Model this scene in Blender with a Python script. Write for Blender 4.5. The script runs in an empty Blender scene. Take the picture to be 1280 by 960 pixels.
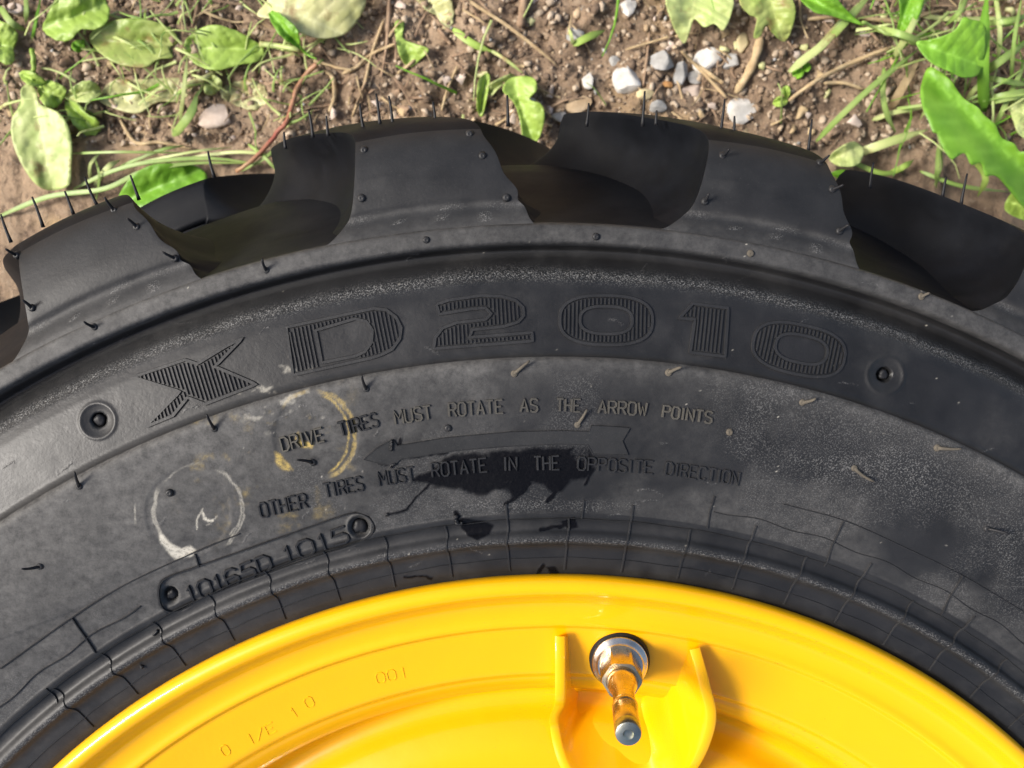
import bpy, bmesh, math, random
import numpy as np
from mathutils import Vector, Matrix
from mathutils.geometry import delaunay_2d_cdt

S = bpy.context.scene
COL = S.collection
rng = np.random.default_rng(7)
random.seed(7)

# ------------------------------------------------------------------ camera
CX, CY, CH = -0.0266, 0.3939, 0.3051          # the phone held over the sidewall, wheel axis = z axis
PITCH, YAW = -0.15, -0.0353
def rotx(t): return np.array([[1, 0, 0], [0, math.cos(t), -math.sin(t)], [0, math.sin(t), math.cos(t)]])
def roty(t): return np.array([[math.cos(t), 0, math.sin(t)], [0, 1, 0], [-math.sin(t), 0, math.cos(t)]])
CM = rotx(PITCH) @ roty(YAW)
CP = np.array([CX, CY, CH])
FPX = 1086.0
cam_d = bpy.data.cameras.new('camera')
cam = bpy.data.objects.new('camera', cam_d); COL.objects.link(cam); S.camera = cam
cam.matrix_world = Matrix([[*CM[0], CX], [*CM[1], CY], [*CM[2], CH], [0, 0, 0, 1]])
cam_d.sensor_width = 4.89; cam_d.lens = 4.89 * FPX / 1280
cam_d.clip_start = 0.01; cam_d.clip_end = 200
cam_d.dof.use_dof = True; cam_d.dof.focus_distance = 0.305; cam_d.dof.aperture_fstop = 2.4

# ------------------------------------------------------------------ light
SUN_AZ = math.radians(-84)      # from +y towards -x
SUN_EL = math.radians(42)
w = bpy.data.worlds.new('World'); S.world = w; w.use_nodes = True
nt = w.node_tree; bg = nt.nodes['Background']; bg.inputs[1].default_value = 0.06
sky = nt.nodes.new('ShaderNodeTexSky'); sky.sky_type = 'NISHITA'; sky.sun_disc = False
sky.sun_elevation = SUN_EL; sky.sun_rotation = SUN_AZ; sky.air_density = 1.0; sky.dust_density = 4.0; sky.ozone_density = 0.6
nt.links.new(sky.outputs[0], bg.inputs[0])
sd = Vector((math.sin(SUN_AZ) * math.cos(SUN_EL), math.cos(SUN_AZ) * math.cos(SUN_EL), math.sin(SUN_EL)))
sun_d = bpy.data.lights.new('sun', 'SUN'); sun_d.energy = 1.5; sun_d.angle = math.radians(16); sun_d.color = (1, .965, .91)
sun = bpy.data.objects.new('sun', sun_d); COL.objects.link(sun)
sun.rotation_euler = sd.to_track_quat('Z', 'Y').to_euler()
S.view_settings.view_transform = 'Standard'; S.view_settings.look = 'None'
S.view_settings.exposure = 1.7; S.view_settings.gamma = 1
S.render.engine = 'CYCLES'

# ------------------------------------------------------------------ helpers
def ray(px, py):
    d = np.stack([np.asarray(px, float) - 640, 480 - np.asarray(py, float), -FPX * np.ones_like(np.asarray(px, float))], -1)
    return d @ CM.T
def at(px, py, z):
    """photo pixel -> point of the place at height z"""
    d = ray(px, py); t = (z - CP[2]) / d[..., 2]
    return CP + d * t[..., None]
def proj(P):
    q = (np.asarray(P) - CP) @ CM
    return 640 - FPX * q[..., 0] / q[..., 2], 480 + FPX * q[..., 1] / q[..., 2]

def hsh(ix, iy, seed):
    h = (ix.astype(np.int64) * 374761393 + iy.astype(np.int64) * 668265263 + seed * 2246822519) & 0xffffffff
    h = ((h ^ (h >> 13)) * 1274126177) & 0xffffffff
    return ((h ^ (h >> 16)) & 0xffff) / 65535.0
def vnoise(x, y, seed=0):
    ix = np.floor(x); iy = np.floor(y); fx = x - ix; fy = y - iy
    fx = fx * fx * (3 - 2 * fx); fy = fy * fy * (3 - 2 * fy)
    a = hsh(ix, iy, seed); b = hsh(ix + 1, iy, seed); c = hsh(ix, iy + 1, seed); d = hsh(ix + 1, iy + 1, seed)
    return (a * (1 - fx) + b * fx) * (1 - fy) + (c * (1 - fx) + d * fx) * fy
def fbm(x, y, seed=0, oc=4, g=.5):
    s = 0; a = 1; t = 0
    for o in range(oc):
        s = s + a * vnoise(x * 2 ** o + 13.7 * o, y * 2 ** o - 7.1 * o, seed + o * 17); t += a; a *= g
    return s / t
def sstep(a, b, x):
    t = np.clip((x - a) / (b - a), 0, 1); return t * t * (3 - 2 * t)
def inpoly(px, py, poly):
    r = np.zeros(px.shape, bool); n = len(poly)
    for i in range(n):
        x0, y0 = poly[i]; x1, y1 = poly[(i + 1) % n]
        c = ((y0 > py) != (y1 > py))
        with np.errstate(divide='ignore', invalid='ignore'):
            r ^= c & (px < (x1 - x0) * (py - y0) / ((y1 - y0) if y1 != y0 else 1e-9) + x0)
    return r
def dseg(px, py, pts):
    best = np.full(px.shape, 1e9)
    for (x0, y0), (x1, y1) in zip(pts[:-1], pts[1:]):
        dx, dy = x1 - x0, y1 - y0; t = np.clip(((px - x0) * dx + (py - y0) * dy) / (dx * dx + dy * dy + 1e-12), 0, 1)
        best = np.minimum(best, np.hypot(px - x0 - t * dx, py - y0 - t * dy))
    return best

def link(name, me, parent=None, mats=(), smooth=True):
    o = bpy.data.objects.new(name, me); COL.objects.link(o)
    if parent: o.parent = parent
    for m in mats:
        if m.name not in [k.name for k in me.materials if k]: me.materials.append(m)
    if smooth and len(me.polygons): me.polygons.foreach_set('use_smooth', np.ones(len(me.polygons), bool))
    return o
def mk(verts, faces):
    me = bpy.data.meshes.new('m'); me.from_pydata([tuple(map(float, v)) for v in verts], [], [tuple(map(int, f)) for f in faces]); me.update(); return me
def grid_mesh(P, wrap=False, flip=False):
    """P (rows, cols, 3) -> quad mesh, fast"""
    R, C = P.shape[:2]; me = bpy.data.meshes.new('m')
    me.vertices.add(R * C); me.vertices.foreach_set('co', P.reshape(-1).astype(np.float32))
    ii, jj = np.meshgrid(np.arange(R - 1), np.arange(C if wrap else C - 1), indexing='ij'); j2 = (jj + 1) % C
    q = np.stack([ii * C + jj, ii * C + j2, (ii + 1) * C + j2, (ii + 1) * C + jj], -1).reshape(-1, 4)
    if flip: q = q[:, ::-1]
    n = len(q); me.loops.add(n * 4); me.loops.foreach_set('vertex_index', q.reshape(-1).astype(np.int32))
    me.polygons.add(n); me.polygons.foreach_set('loop_start', np.arange(0, n * 4, 4, dtype=np.int32))
    me.update(calc_edges=True); me.validate(); return me
def attr(me, name, a):
    t = me.attributes.new(name, 'FLOAT', 'POINT'); t.data.foreach_set('value', np.asarray(a, np.float32).reshape(-1))
def empty(name, loc=(0, 0, 0)):
    o = bpy.data.objects.new(name, None); o.empty_display_size = .02; COL.objects.link(o); o.location = loc; return o
def tag(o, label=None, cat=None, group=None, kind=None):
    for k, v in (('label', label), ('category', cat), ('group', group), ('kind', kind)):
        if v: o[k] = v
    return o
def interp(ctrl, n):
    """Catmull-Rom through control rows, n samples in all"""
    c = np.array(ctrl, float); m = len(c); c2 = np.vstack([2 * c[0] - c[1], c, 2 * c[-1] - c[-2]])
    t = np.linspace(0, m - 1 - 1e-9, n); i = t.astype(int); f = (t - i)[:, None]
    p0, p1, p2, p3 = c2[i], c2[i + 1], c2[i + 2], c2[i + 3]
    return .5 * (2 * p1 + (p2 - p0) * f + (2 * p0 - 5 * p1 + 4 * p2 - p3) * f ** 2 + (3 * p1 - p0 - 3 * p2 + p3) * f ** 3)

# ------------------------------------------------------------------ materials
def mat(name):
    m = bpy.data.materials.new(name); m.use_nodes = True
    return m, m.node_tree, m.node_tree.nodes['Principled BSDF']
class N:
    """tiny node writer"""
    def __init__(s, nt): s.nt = nt
    def new(s, t, **k):
        n = s.nt.nodes.new(t)
        for a, b in k.items(): setattr(n, a, b)
        return n
    def put(s, sock, v):
        if hasattr(v, 'is_linked'): s.nt.links.new(v, sock)
        elif isinstance(v, (tuple, list)) and len(v) == 3 and sock.type == 'RGBA': sock.default_value = (*v, 1)
        else: sock.default_value = v
    def math(s, op, a, b=0.0, clamp=False):
        n = s.new('ShaderNodeMath', operation=op, use_clamp=clamp); s.put(n.inputs[0], a); s.put(n.inputs[1], b); return n.outputs[0]
    def noise(s, scale, detail=4, rough=.5, vec=None, dist=0):
        n = s.new('ShaderNodeTexNoise'); n.inputs['Scale'].default_value = scale; n.inputs['Detail'].default_value = detail
        n.inputs['Roughness'].default_value = rough; n.inputs['Distortion'].default_value = dist
        s.nt.links.new(vec if vec else s.coord(), n.inputs['Vector']); return n.outputs['Fac']
    def coord(s):
        if not hasattr(s, '_c'): s._c = s.new('ShaderNodeTexCoord').outputs['Object']
        return s._c
    def vor(s, scale, vec=None, out='Distance', feat='F1'):
        n = s.new('ShaderNodeTexVoronoi', feature=feat); n.inputs['Scale'].default_value = scale
        s.nt.links.new(vec if vec else s.coord(), n.inputs['Vector']); return n.outputs[out]
    def ramp(s, f, *st):
        n = s.new('ShaderNodeValToRGB'); s.put(n.inputs[0], f); e = n.color_ramp.elements
        for i, (p, c) in enumerate(st):
            if i > 1: e.new(p)
            e[i].position = p; c = (c, c, c) if not isinstance(c, tuple) else c; e[i].color = (*c, 1)
        return n.outputs[0]
    def mix(s, f, a, b, mode='MIX'):
        n = s.new('ShaderNodeMix', data_type='RGBA', blend_type=mode); s.put(n.inputs[0], f); s.put(n.inputs[6], a); s.put(n.inputs[7], b); return n.outputs[2]
    def attr(s, name):
        n = s.new('ShaderNodeAttribute'); n.attribute_name = name; return n.outputs['Fac']
    def bump(s, h, strength=.3, dist=.001, normal=None):
        n = s.new('ShaderNodeBump'); n.inputs['Strength'].default_value = strength; n.inputs['Distance'].default_value = dist
        s.nt.links.new(h, n.inputs['Height'])
        if normal: s.nt.links.new(normal, n.inputs['Normal'])
        return n.outputs[0]

RUB = (.0095, .0095, .0100)
def rubber(name, base=RUB, rough=.47, dusty=0.0, bump=.25, masks=False, spec=.30):
    m, t, b = mat(name); n = N(t)
    big = n.noise(14, 5, .6); fine = n.noise(700, 3, .6); mid = n.noise(90, 5, .65)
    col = n.mix(n.ramp(mid, (.35, 0.0), (.7, 1.0)), base, tuple(c * 1.55 for c in base))
    col = n.mix(n.math('MULTIPLY', n.ramp(big, (.4, 0.0), (.7, 1.0)), .45), col, (.026, .026, .0275))
    spk = n.ramp(n.noise(1500, 2, .5), (.66, 0.0), (.78, 1.0))
    patch = n.ramp(n.noise(32, 5, .7), (.46, 0.0), (.7, 1.0))
    amt = n.math('MULTIPLY', spk, n.math('ADD', n.math('MULTIPLY', patch, .35), dusty * .3), True)
    col = n.mix(amt, col, (.13, .125, .115))
    rg = n.math('ADD', n.math('MULTIPLY', mid, .22), rough - .11)
    if masks:
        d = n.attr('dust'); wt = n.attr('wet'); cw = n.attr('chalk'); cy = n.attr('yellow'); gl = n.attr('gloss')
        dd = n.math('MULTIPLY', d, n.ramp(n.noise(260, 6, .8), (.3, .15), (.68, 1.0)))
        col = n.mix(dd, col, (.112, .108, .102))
        grit = n.math('MULTIPLY', n.ramp(n.noise(1900, 3, .6), (.5, 0.0), (.66, 1.0)), n.attr('grit'))
        col = n.mix(n.math('MULTIPLY', grit, .9), col, (.22, .215, .205))
        col = n.mix(n.math('MULTIPLY', cy, n.ramp(n.noise(900, 3, .7), (.35, .3), (.6, 1.0))), col, (.50, .36, .10))
        col = n.mix(n.math('MULTIPLY', cw, n.ramp(n.noise(1000, 3, .7), (.35, .45), (.55, 1.0))), col, (.46, .43, .36))
        col = n.mix(n.math('MULTIPLY', wt, .94), col, (.003, .003, .004))
        rg = n.math('ADD', rg, n.math('MULTIPLY', d, .2)); rg = n.math('SUBTRACT', rg, n.math('MULTIPLY', gl, .14))
        n2 = n.math('MULTIPLY', wt, -1.0); rg = n.math('MULTIPLY', rg, n.math('ADD', n.math('MULTIPLY', n2, .5), 1.0))
        hh = n.math('ADD', n.math('MULTIPLY', fine, n.math('ADD', n.math('MULTIPLY', n.attr('grit'), 2.2), .5)), n.math('MULTIPLY', mid, .9))
        hh = n.math('ADD', hh, n.math('MULTIPLY', n.math('MULTIPLY', wt, n.noise(420, 4)), 2.4))
        b.inputs['Specular IOR Level'].default_value = spec; t.links.new(n.math('ADD', n.math('MULTIPLY', wt, -.2), spec), b.inputs['Specular IOR Level'])
    else:
        hh = n.math('ADD', n.math('MULTIPLY', fine, .5), n.math('MULTIPLY', mid, .8))
    scr = n.new('ShaderNodeTexWave'); scr.inputs['Scale'].default_value = 35; scr.inputs['Distortion'].default_value = 30; scr.inputs['Detail'].default_value = 4
    t.links.new(n.coord(), scr.inputs[0])
    hh = n.math('ADD', hh, n.math('MULTIPLY', n.ramp(scr.outputs['Fac'], (.0, 0.0), (.04, 1.0)), .04))
    t.links.new(col, b.inputs['Base Color']); t.links.new(rg, b.inputs['Roughness'])
    t.links.new(n.bump(hh, bump, .0006), b.inputs['Normal'])
    b.inputs['Specular IOR Level'].default_value = spec
    return m
M_tyre = rubber('sidewall_rubber', masks=True)
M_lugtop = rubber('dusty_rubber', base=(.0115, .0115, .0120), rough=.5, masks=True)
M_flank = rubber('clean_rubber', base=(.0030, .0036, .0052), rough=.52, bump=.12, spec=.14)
M_letter = rubber('lettering_rubber', base=(.014, .014, .0145), rough=.46, dusty=.45)
M_arrow = rubber('arrow_rubber', base=(.016, .016, .016), rough=.5, dusty=.8)
M_hair = rubber('vent_hair_rubber', base=(.008, .008, .009), rough=.5, bump=.05, spec=.25)
M_dirtyhair = rubber('muddy_rubber', base=(.075, .064, .048), rough=.8)
M_dustletter = rubber('dusty_lettering', base=(.05, .046, .038), rough=.62, dusty=1)

m, t, b = mat('yellow_paint'); n = N(t); M_paint = m
big = n.noise(9, 3); spk = n.ramp(n.vor(130), (.02, 1.0), (.035, 0.0))
keep = n.ramp(n.noise(60, 2), (.58, 0.0), (.62, 1.0))
col = n.mix(big, (.78, .375, .0008), (.84, .43, .0008))
col = n.mix(n.math('MULTIPLY', n.ramp(n.noise(45, 6, .75), (.5, 0.0), (.85, 1.0)), .28), col, (.66, .38, .01))
col = n.mix(n.math('MULTIPLY', spk, n.math('MULTIPLY', keep, .6)), col, (.12, .06, .01))
col = n.mix(n.math('MULTIPLY', n.ramp(n.noise(1400, 2), (.70, 0.0), (.76, 1.0)), .35), col, (.45, .28, .08))
t.links.new(col, b.inputs['Base Color'])
b.inputs['Roughness'].default_value = .34; b.inputs['Coat Weight'].default_value = .4; b.inputs['Coat Roughness'].default_value = .04; b.inputs['Specular IOR Level'].default_value = .18
t.links.new(n.bump(n.math('ADD', n.noise(55, 2), n.math('MULTIPLY', n.noise(500, 2), .12)), .12, .0025), b.inputs['Normal'])

def metal(name, col, rough):
    m, t, b = mat(name); n = N(t); b.inputs['Metallic'].default_value = 1
    t.links.new(n.mix(n.ramp(n.noise(220, 4), (.35, 0.0), (.7, 1.0)), col, tuple(c * .72 for c in col)), b.inputs['Base Color'])
    t.links.new(n.math('ADD', n.math('MULTIPLY', n.noise(350, 4), .16), rough), b.inputs['Roughness'])
    t.links.new(n.bump(n.noise(900, 2), .08, .0005), b.inputs['Normal']); return m
M_brass = metal('nickel_brass', (.74, .58, .36), .2)
M_steel = metal('bright_nickel', (.66, .62, .55), .16)
M_steel2 = metal('worn_valve_end', (.42, .43, .36), .22)

def leafmat(name, c1, c2, brown=0.0, rough=.45, trans=.25):
    m, t, b = mat(name); n = N(t); u = n.attr('vein')
    col = n.mix(n.ramp(n.noise(60, 4), (.3, 0.0), (.7, 1.0)), c1, c2)
    col = n.mix(n.math('MULTIPLY', u, .3), col, tuple(min(1, c * 1.7 + .05) for c in c2))
    if brown:
        sp = n.ramp(n.noise(75, 5, .6), (.60 - brown * .1, 0.0), (.74 - brown * .1, 1.0))
        col = n.mix(n.math('MULTIPLY', sp, .8), col, (.30, .17, .07))
    t.links.new(col, b.inputs['Base Color']); b.inputs['Roughness'].default_value = rough
    tr = n.new('ShaderNodeBsdfTranslucent'); t.links.new(col, tr.inputs[0])
    mx = n.new('ShaderNodeMixShader'); mx.inputs[0].default_value = trans
    t.links.new(b.outputs[0], mx.inputs[1]); t.links.new(tr.outputs[0], mx.inputs[2]); t.links.new(mx.outputs[0], t.nodes['Material Output'].inputs[0])
    t.links.new(n.bump(n.math('ADD', n.noise(300, 4), n.math('MULTIPLY', u, -.8)), .3, .0006), b.inputs['Normal']); return m
G_mid = leafmat('green_leaf', (.28, .43, .06), (.40, .54, .12))
G_deep = leafmat('deep_green_leaf', (.13, .32, .02), (.22, .44, .04))
G_pale = leafmat('pale_green_leaf', (.45, .56, .17), (.56, .62, .26), .2)
G_wilt = leafmat('wilted_leaf', (.56, .57, .24), (.66, .64, .34), .45)
G_spot = leafmat('spotted_leaf', (.30, .42, .08), (.42, .47, .15), .8)
G_grass = leafmat('grass_blade', (.20, .34, .06), (.36, .46, .14))
G_red = leafmat('red_stem', (.30, .07, .05), (.34, .20, .10), 0, .5, .05)
def plain(name, c1, c2, sc=200, rough=.85, bump=.6, dist=.001):
    m, t, b = mat(name); n = N(t)
    t.links.new(n.mix(n.ramp(n.noise(sc, 6, .65), (.35, 0.0), (.68, 1.0)), c1, c2), b.inputs['Base Color']); b.inputs['Roughness'].default_value = rough
    t.links.new(n.bump(n.noise(sc * 2, 5, .7), bump, dist), b.inputs['Normal']); return m
M_straw = plain('dry_straw', (.36, .25, .13), (.52, .40, .23), 160)
M_twig = plain('brown_twig', (.20, .125, .075), (.36, .25, .16), 160)
M_stones = {'white': plain('white_stone', (.42, .39, .34), (.72, .70, .66), 60), 'grey': plain('grey_stone', (.24, .23, .21), (.48, .47, .45), 60),
            'tan': plain('tan_stone', (.36, .25, .14), (.58, .45, .30), 60), 'pink': plain('pinkish_flake', (.46, .36, .29), (.62, .52, .44), 100),
            'yellow': plain('yellow_stone', (.46, .38, .20), (.6, .5, .3), 120), 'orange': plain('orange_stone', (.42, .2, .07), (.5, .28, .1), 120)}
m, t, b = mat('soil'); n = N(t); M_soil = m
a1 = n.noise(7, 5, .6); a2 = n.noise(70, 8, .75); a3 = n.noise(420, 5, .7)
c = n.mix(n.ramp(a1, (.42, 0.0), (.62, 1.0)), (.24, .165, .105), (.44, .31, .20))
c = n.mix(n.ramp(a2, (.36, 1.0), (.5, 0.0)), c, (.13, .085, .055))
c = n.mix(n.math('MULTIPLY', n.ramp(a2, (.55, 0.0), (.7, 1.0)), .7), c, (.48, .37, .26))
c = n.mix(n.math('MULTIPLY', n.ramp(n.noise(16, 4), (.56, 0.0), (.68, 1.0)), .55), c, (.50, .35, .17))
c = n.mix(n.math('MULTIPLY', n.ramp(a3, (.58, 0.0), (.7, 1.0)), .5), c, (.45, .38, .3))
t.links.new(c, b.inputs['Base Color']); b.inputs['Roughness'].default_value = .9
t.links.new(n.bump(n.math('ADD', a2, n.math('MULTIPLY', a3, .5)), 1.0, .004), b.inputs['Normal'])

# ================================================================== THE WHEEL
wheel = tag(empty('tractor_wheel', (0, 0, -.265)), 'black lugged tractor tyre on a glossy yellow rim, lying flat on the ground', 'wheel')
def under(o, p):
    """parent keeping world place (parents are empties or meshes whose world matrix is a translation)"""
    o.parent = p; off = Vector((0, 0, 0)); q = p
    while q: off += q.location; q = q.parent
    o.location = o.location - off; return o
ZC = -.130      # the tread's centre plane
ZG = -.270      # ground

# tyre section on the upper side: (r, z) from bead to shoulder
UP = [(.262, -.030), (.268, -.014), (.2735, -.0066), (.2775, -.0050), (.2815, -.0042), (.2852, -.0036), (.2872, -.0026), (.2888, -.0008), (.2906, -.0004), (.2920, -.0012), (.2932, -.0030),
      (.2955, -.0032), (.2970, -.0026), (.2985, -.0014), (.303, -.0006), (.311, .0012), (.322, .0032), (.335, .0044), (.347, .0048), (.3545, .0050), (.3563, .0048), (.3573, .0040), (.3583, .0018), (.3600, .0004),
      (.366, -.0008), (.374, -.0024), (.380, -.0040), (.3840, -.0058), (.3872, -.0088), (.3895, -.0130), (.3925, -.0170), (.3950, -.0178), (.3962, -.0150), (.3970, -.0100), (.3980, -.0086), (.4030, -.0094), (.4040, -.0100), (.4044, -.0112),
      ]
SH = [(.4052, -.016), (.4075, -.024), (.411, -.035), (.416, -.050), (.422, -.065), (.429, -.085), (.434, -.105), (.436, -.130)]
upa = np.array(UP)
# arc-length resample of the sidewall at ~0.5 mm
def resample(c, step):
    d = np.r_[0, np.cumsum(np.hypot(*np.diff(c, axis=0).T))]; k = max(2, int(round(d[-1] / step)) + 1); q = np.linspace(0, d[-1], k)
    return np.stack([np.interp(q, d, c[:, 0]), np.interp(q, d, c[:, 1])], 1)
def smooth(c, it):
    c = c.copy()
    for _ in range(it): c[1:-1] = .25 * c[:-2] + .5 * c[1:-1] + .25 * c[2:]
    return c
side = smooth(resample(upa, .0005), 3)
def zs(r):
    return np.interp(r, side[3:, 0], side[3:, 1])
def relief(x, y):
    return (fbm(x * 22, y * 22, 5) - .5) * .0008 + (fbm(x * 90, y * 90, 6) - .5) * .00008
def zxy(x, y):
    return float(zs(math.hypot(x, y)) + relief(np.array(float(x)), np.array(float(y))))
sh = smooth(resample(np.vstack([side[-1], SH]), .003), 2)
low = np.vstack([sh, np.stack([sh[::-1, 0], 2 * ZC - sh[::-1, 1]], 1)[1:]])
under_side = np.array([(r, 2 * ZC - z) for r, z in resample(upa, .004)[::-1]])
prof = np.vstack([side, low[1:], under_side[1:]])
nside = len(side)
th = np.r_[np.linspace(-180, -47, 60)[:-1], np.arange(-47, 47, .085), np.linspace(47, 180, 60)[:-1]]
tr = np.radians(th)
R = np.repeat(prof[:, 0][:, None], len(th), 1); Z = np.repeat(prof[:, 1][:, None], len(th), 1); T = np.repeat(tr[None], len(prof), 0)
X = R * np.sin(T); Y = R * np.cos(T)
front = (np.arange(len(prof)) < nside)[:, None] & (np.abs(T) < math.radians(47))
PX, PY = proj(np.stack([X, Y, Z], -1))
wx = PX + 5 * (fbm(X * 300, Y * 300, 3) - .5); wy = PY + 5 * (fbm(X * 300, Y * 300, 9) - .5)
# relief: gentle undulation, moulded pits, recessed number plate
D = relief(X, Y)
def pit(cx, cy, r_out, r_in, depth, rim=0.0):
    global D
    d = np.hypot(PX - cx, PY - cy); D += -depth * (1 - sstep(r_in * .75, r_in, d)) + rim * np.exp(-((d - r_out) / 2.0) ** 2) - .0009 * (1 - sstep(r_in, r_out, d))
pit(122, 526, 22, 10, .005, .0004); pit(1107, 469, 23, 10, .004, .0005)
plate = [(198, 738), (202, 726), (215, 719), (300, 690), (420, 647), (445, 640), (462, 646), (469, 660), (462, 672), (440, 682), (380, 700), (250, 748), (228, 763), (210, 766), (200, 757)]
pe = np.where(inpoly(PX, PY, plate), 1, -1) * dseg(PX, PY, plate + plate[:1])
D += -.0007 * sstep(-1.5, 1.5, pe)
pit(211, 745, 13, 10, .003); pit(449, 659, 15, 11, .0016, .0006)
for (cx, cy) in ((235, 640), (395, 545)):                       # shallow round dents inside the crayon rings
    D += -.0003 * (1 - sstep(50, 56, np.hypot(PX - cx, (PY - cy))))
# a wavy moulding step below the arrow
D += -.00025 * sstep(0, 4, PY - (640 + 6 * np.sin(PX / 60)) - (PX - 640) ** 2 / 2600) * (R < .33) * (R > .30)
D = np.where(front, D, 0)
Z2 = Z + D
P = np.stack([X, Y, Z2], -1)
me = grid_mesh(P, wrap=True, flip=False)
# --- wear and dirt masks, and a painted sheen on the left
spl = fbm(X * 60, Y * 60, 21, 5, .6)
dust = .14 * sstep(.45, .75, spl)
lowz = (R > .30) & (R < .3578)
dust += np.where(lowz, .75 * np.exp(-(.3572 - R) / .0055) * (.5 + .8 * fbm(T * 60, R * 200, 31)), 0)
dust += np.where(lowz, .30 * sstep(.5, .7, fbm(X * 30, Y * 30, 41, 5)), 0)
ridge = (R > .3965) & (R < .4045)
dust += ridge * (.55 + .35 * (fbm(T * 50, R * 100, 51) - .2)) * (.65 + .35 * sstep(-.05, -.3, T) + .25 * sstep(.15, .4, T))
dust += sstep(-.08, -.42, T) * (lowz * (.62 + .5 * (fbm(T * 30, R * 90, 57) - .5)) + .12)  # hazy sky sheen on the left sidewall, painted through the dust colour
dust = np.clip(dust, 0, 1)
grit = np.exp(-((R - .3866 + .002 * (fbm(T * 30, R * 0, 61) - .5)) / .0022) ** 2) * (.75 + .5 * fbm(T * 90, R * 400, 63))
grit += .9 * np.exp(-((R - .2895) / .0012) ** 2) * (.5 + .5 * fbm(T * 100, R * 300, 64))
grit += .36 * lowz * sstep(.1, .35, T) * sstep(.334, .35, R + .02 * fbm(T * 40, R * 80, 66)) + .25 * lowz * sstep(.58, .7, fbm(X * 26, Y * 26, 68))
grit += .6 * np.exp(-((PY - 632) / 6) ** 2) * (PX > 560) * (PX < 800) * fbm(X * 200, Y * 200, 67)
grit = np.clip(grit, 0, 1)
# wet patches: the big spill under the arrow and its runs
wet_poly = [(514, 604), (520, 594), (538, 588), (556, 570), (600, 564), (668, 560), (734, 560), (744, 572), (742, 588), (734, 597), (716, 600), (708, 606), (702, 616), (690, 618), (680, 606), (664, 604), (655, 616), (640, 622), (634, 612), (620, 610), (608, 619), (590, 618), (570, 611), (548, 611), (532, 605)]
def sdf(poly, x, y): return np.where(inpoly(x, y, poly), 1, -1) * dseg(x, y, poly + poly[:1])
wet = sstep(-2.5, 3.5, sdf(wet_poly, wx, wy) + 5 * (fbm(X * 500, Y * 500, 73, 3) - .5))
for pts, wd in (([(536, 606), (520, 622), (508, 637), (483, 643)], 1.5), ([(660, 604), (650, 618), (633, 630)], 3), ([(697, 610), (684, 628)], 2.8), ([(742, 586), (732, 604)], 2.2), ([(572, 646), (570, 640)], 3),
                ([(676, 662), (700, 658), (716, 650)], 2.5), ([(679, 706), (672, 716)], 2.2), ([(505, 721), (532, 720), (540, 724)], 1.6), ([(492, 553), (497, 562), (500, 550)], 2.5), ([(474, 579), (492, 581), (500, 573), (560, 565)], 1.6), ([(758, 556), (776, 551)], 1.4)):
    wet = np.maximum(wet, 1 - sstep(wd - 1, wd + 1, dseg(wx, wy, pts)))
for poly in ([(574, 648), (604, 650), (618, 656), (612, 668), (596, 676), (584, 670), (576, 660)], [(700, 650), (718, 646), (722, 660), (710, 664)], [(681, 708), (694, 709), (701, 717), (688, 720)]):
    wet = np.maximum(wet, sstep(-1, 1.5, sdf(poly, wx, wy)))
brk = fbm(X * 120, Y * 120, 71, 4); wet *= 1 - .55 * sstep(.60, .72, brk) * (PY < 575)
def arc(cx, cy, rx, ry, a0, a1, wd, rot=0, pw=1.0, seed=1):
    c, s = math.cos(rot), math.sin(rot); dx = wx - cx; dy = wy - cy; u = (dx * c + dy * s) / rx; v = (-dx * s + dy * c) / ry
    d = np.abs(np.hypot(u, v) - 1) * min(rx, ry); ang = np.degrees(np.arctan2(-v, u)) % 360
    a0 %= 360; a1 = a0 + ((a1 - a0) % 360); rel = (ang - a0) % 360; span = a1 - a0
    m = (1 - sstep(wd - .8, wd + .8, d)) * sstep(0, 14, rel) * (1 - sstep(span - 14, span, rel)) * (rel < span)
    return pw * m * (.35 + .8 * fbm(X * 260, Y * 260, seed, 3))
chalk = np.maximum.reduce([arc(250, 638, 54, 54, -60, 75, 1.0, seed=81, pw=.6), arc(244, 636, 57, 58, -55, 60, .9, seed=82, pw=.6), arc(246, 636, 54, 58, 150, 240, 2.2, seed=83, pw=.7),
                           arc(250, 634, 54, 54, 80, 150, 1.0, seed=84, pw=.35), arc(230, 640, 62, 56, 165, 200, .8, seed=85, pw=.6)])
chalk = np.maximum(chalk, sstep(-2, 2, sdf([(198, 664), (204, 668), (214, 682), (226, 686), (238, 682), (245, 688), (240, 694), (218, 699), (208, 688), (200, 676)], wx, wy)))
for pts, wd, pw in (([(247, 662), (245, 650), (249, 641), (253, 636)], .8, .7), ([(253, 642), (254, 648), (259, 651), (265, 650)], 1.6, 1.0), ([(266, 650), (272, 644)], .7, .6), ([(257, 657), (263, 655)], .6, .5), ([(288, 668), (300, 650)], .7, .5)):
    chalk = np.maximum(chalk, pw * (1 - sstep(wd - .6, wd + .8, dseg(wx, wy, pts))))
chalk = np.maximum(chalk, .45 * sstep(.60, .75, fbm(X * 160, Y * 260, 88, 4, .65)) * (1 - sstep(60, 95, np.hypot(PX - 372, (PY - 498) * 1.6))))
yellow = np.maximum.reduce([arc(396, 545, 48, 55, -75, 92, 2.4, seed=91, pw=.55), arc(391, 545, 45, 52, -68, 80, 1.2, seed=92, pw=.8), arc(392, 540, 46, 52, 95, 150, 2.0, seed=93, pw=.45)])
yellow = np.maximum(yellow, sstep(-2, 2, sdf([(343, 564), (350, 570), (362, 580), (367, 588), (356, 588), (346, 578)], wx, wy)) * (.4 + .8 * fbm(X * 300, Y * 300, 95)))
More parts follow.
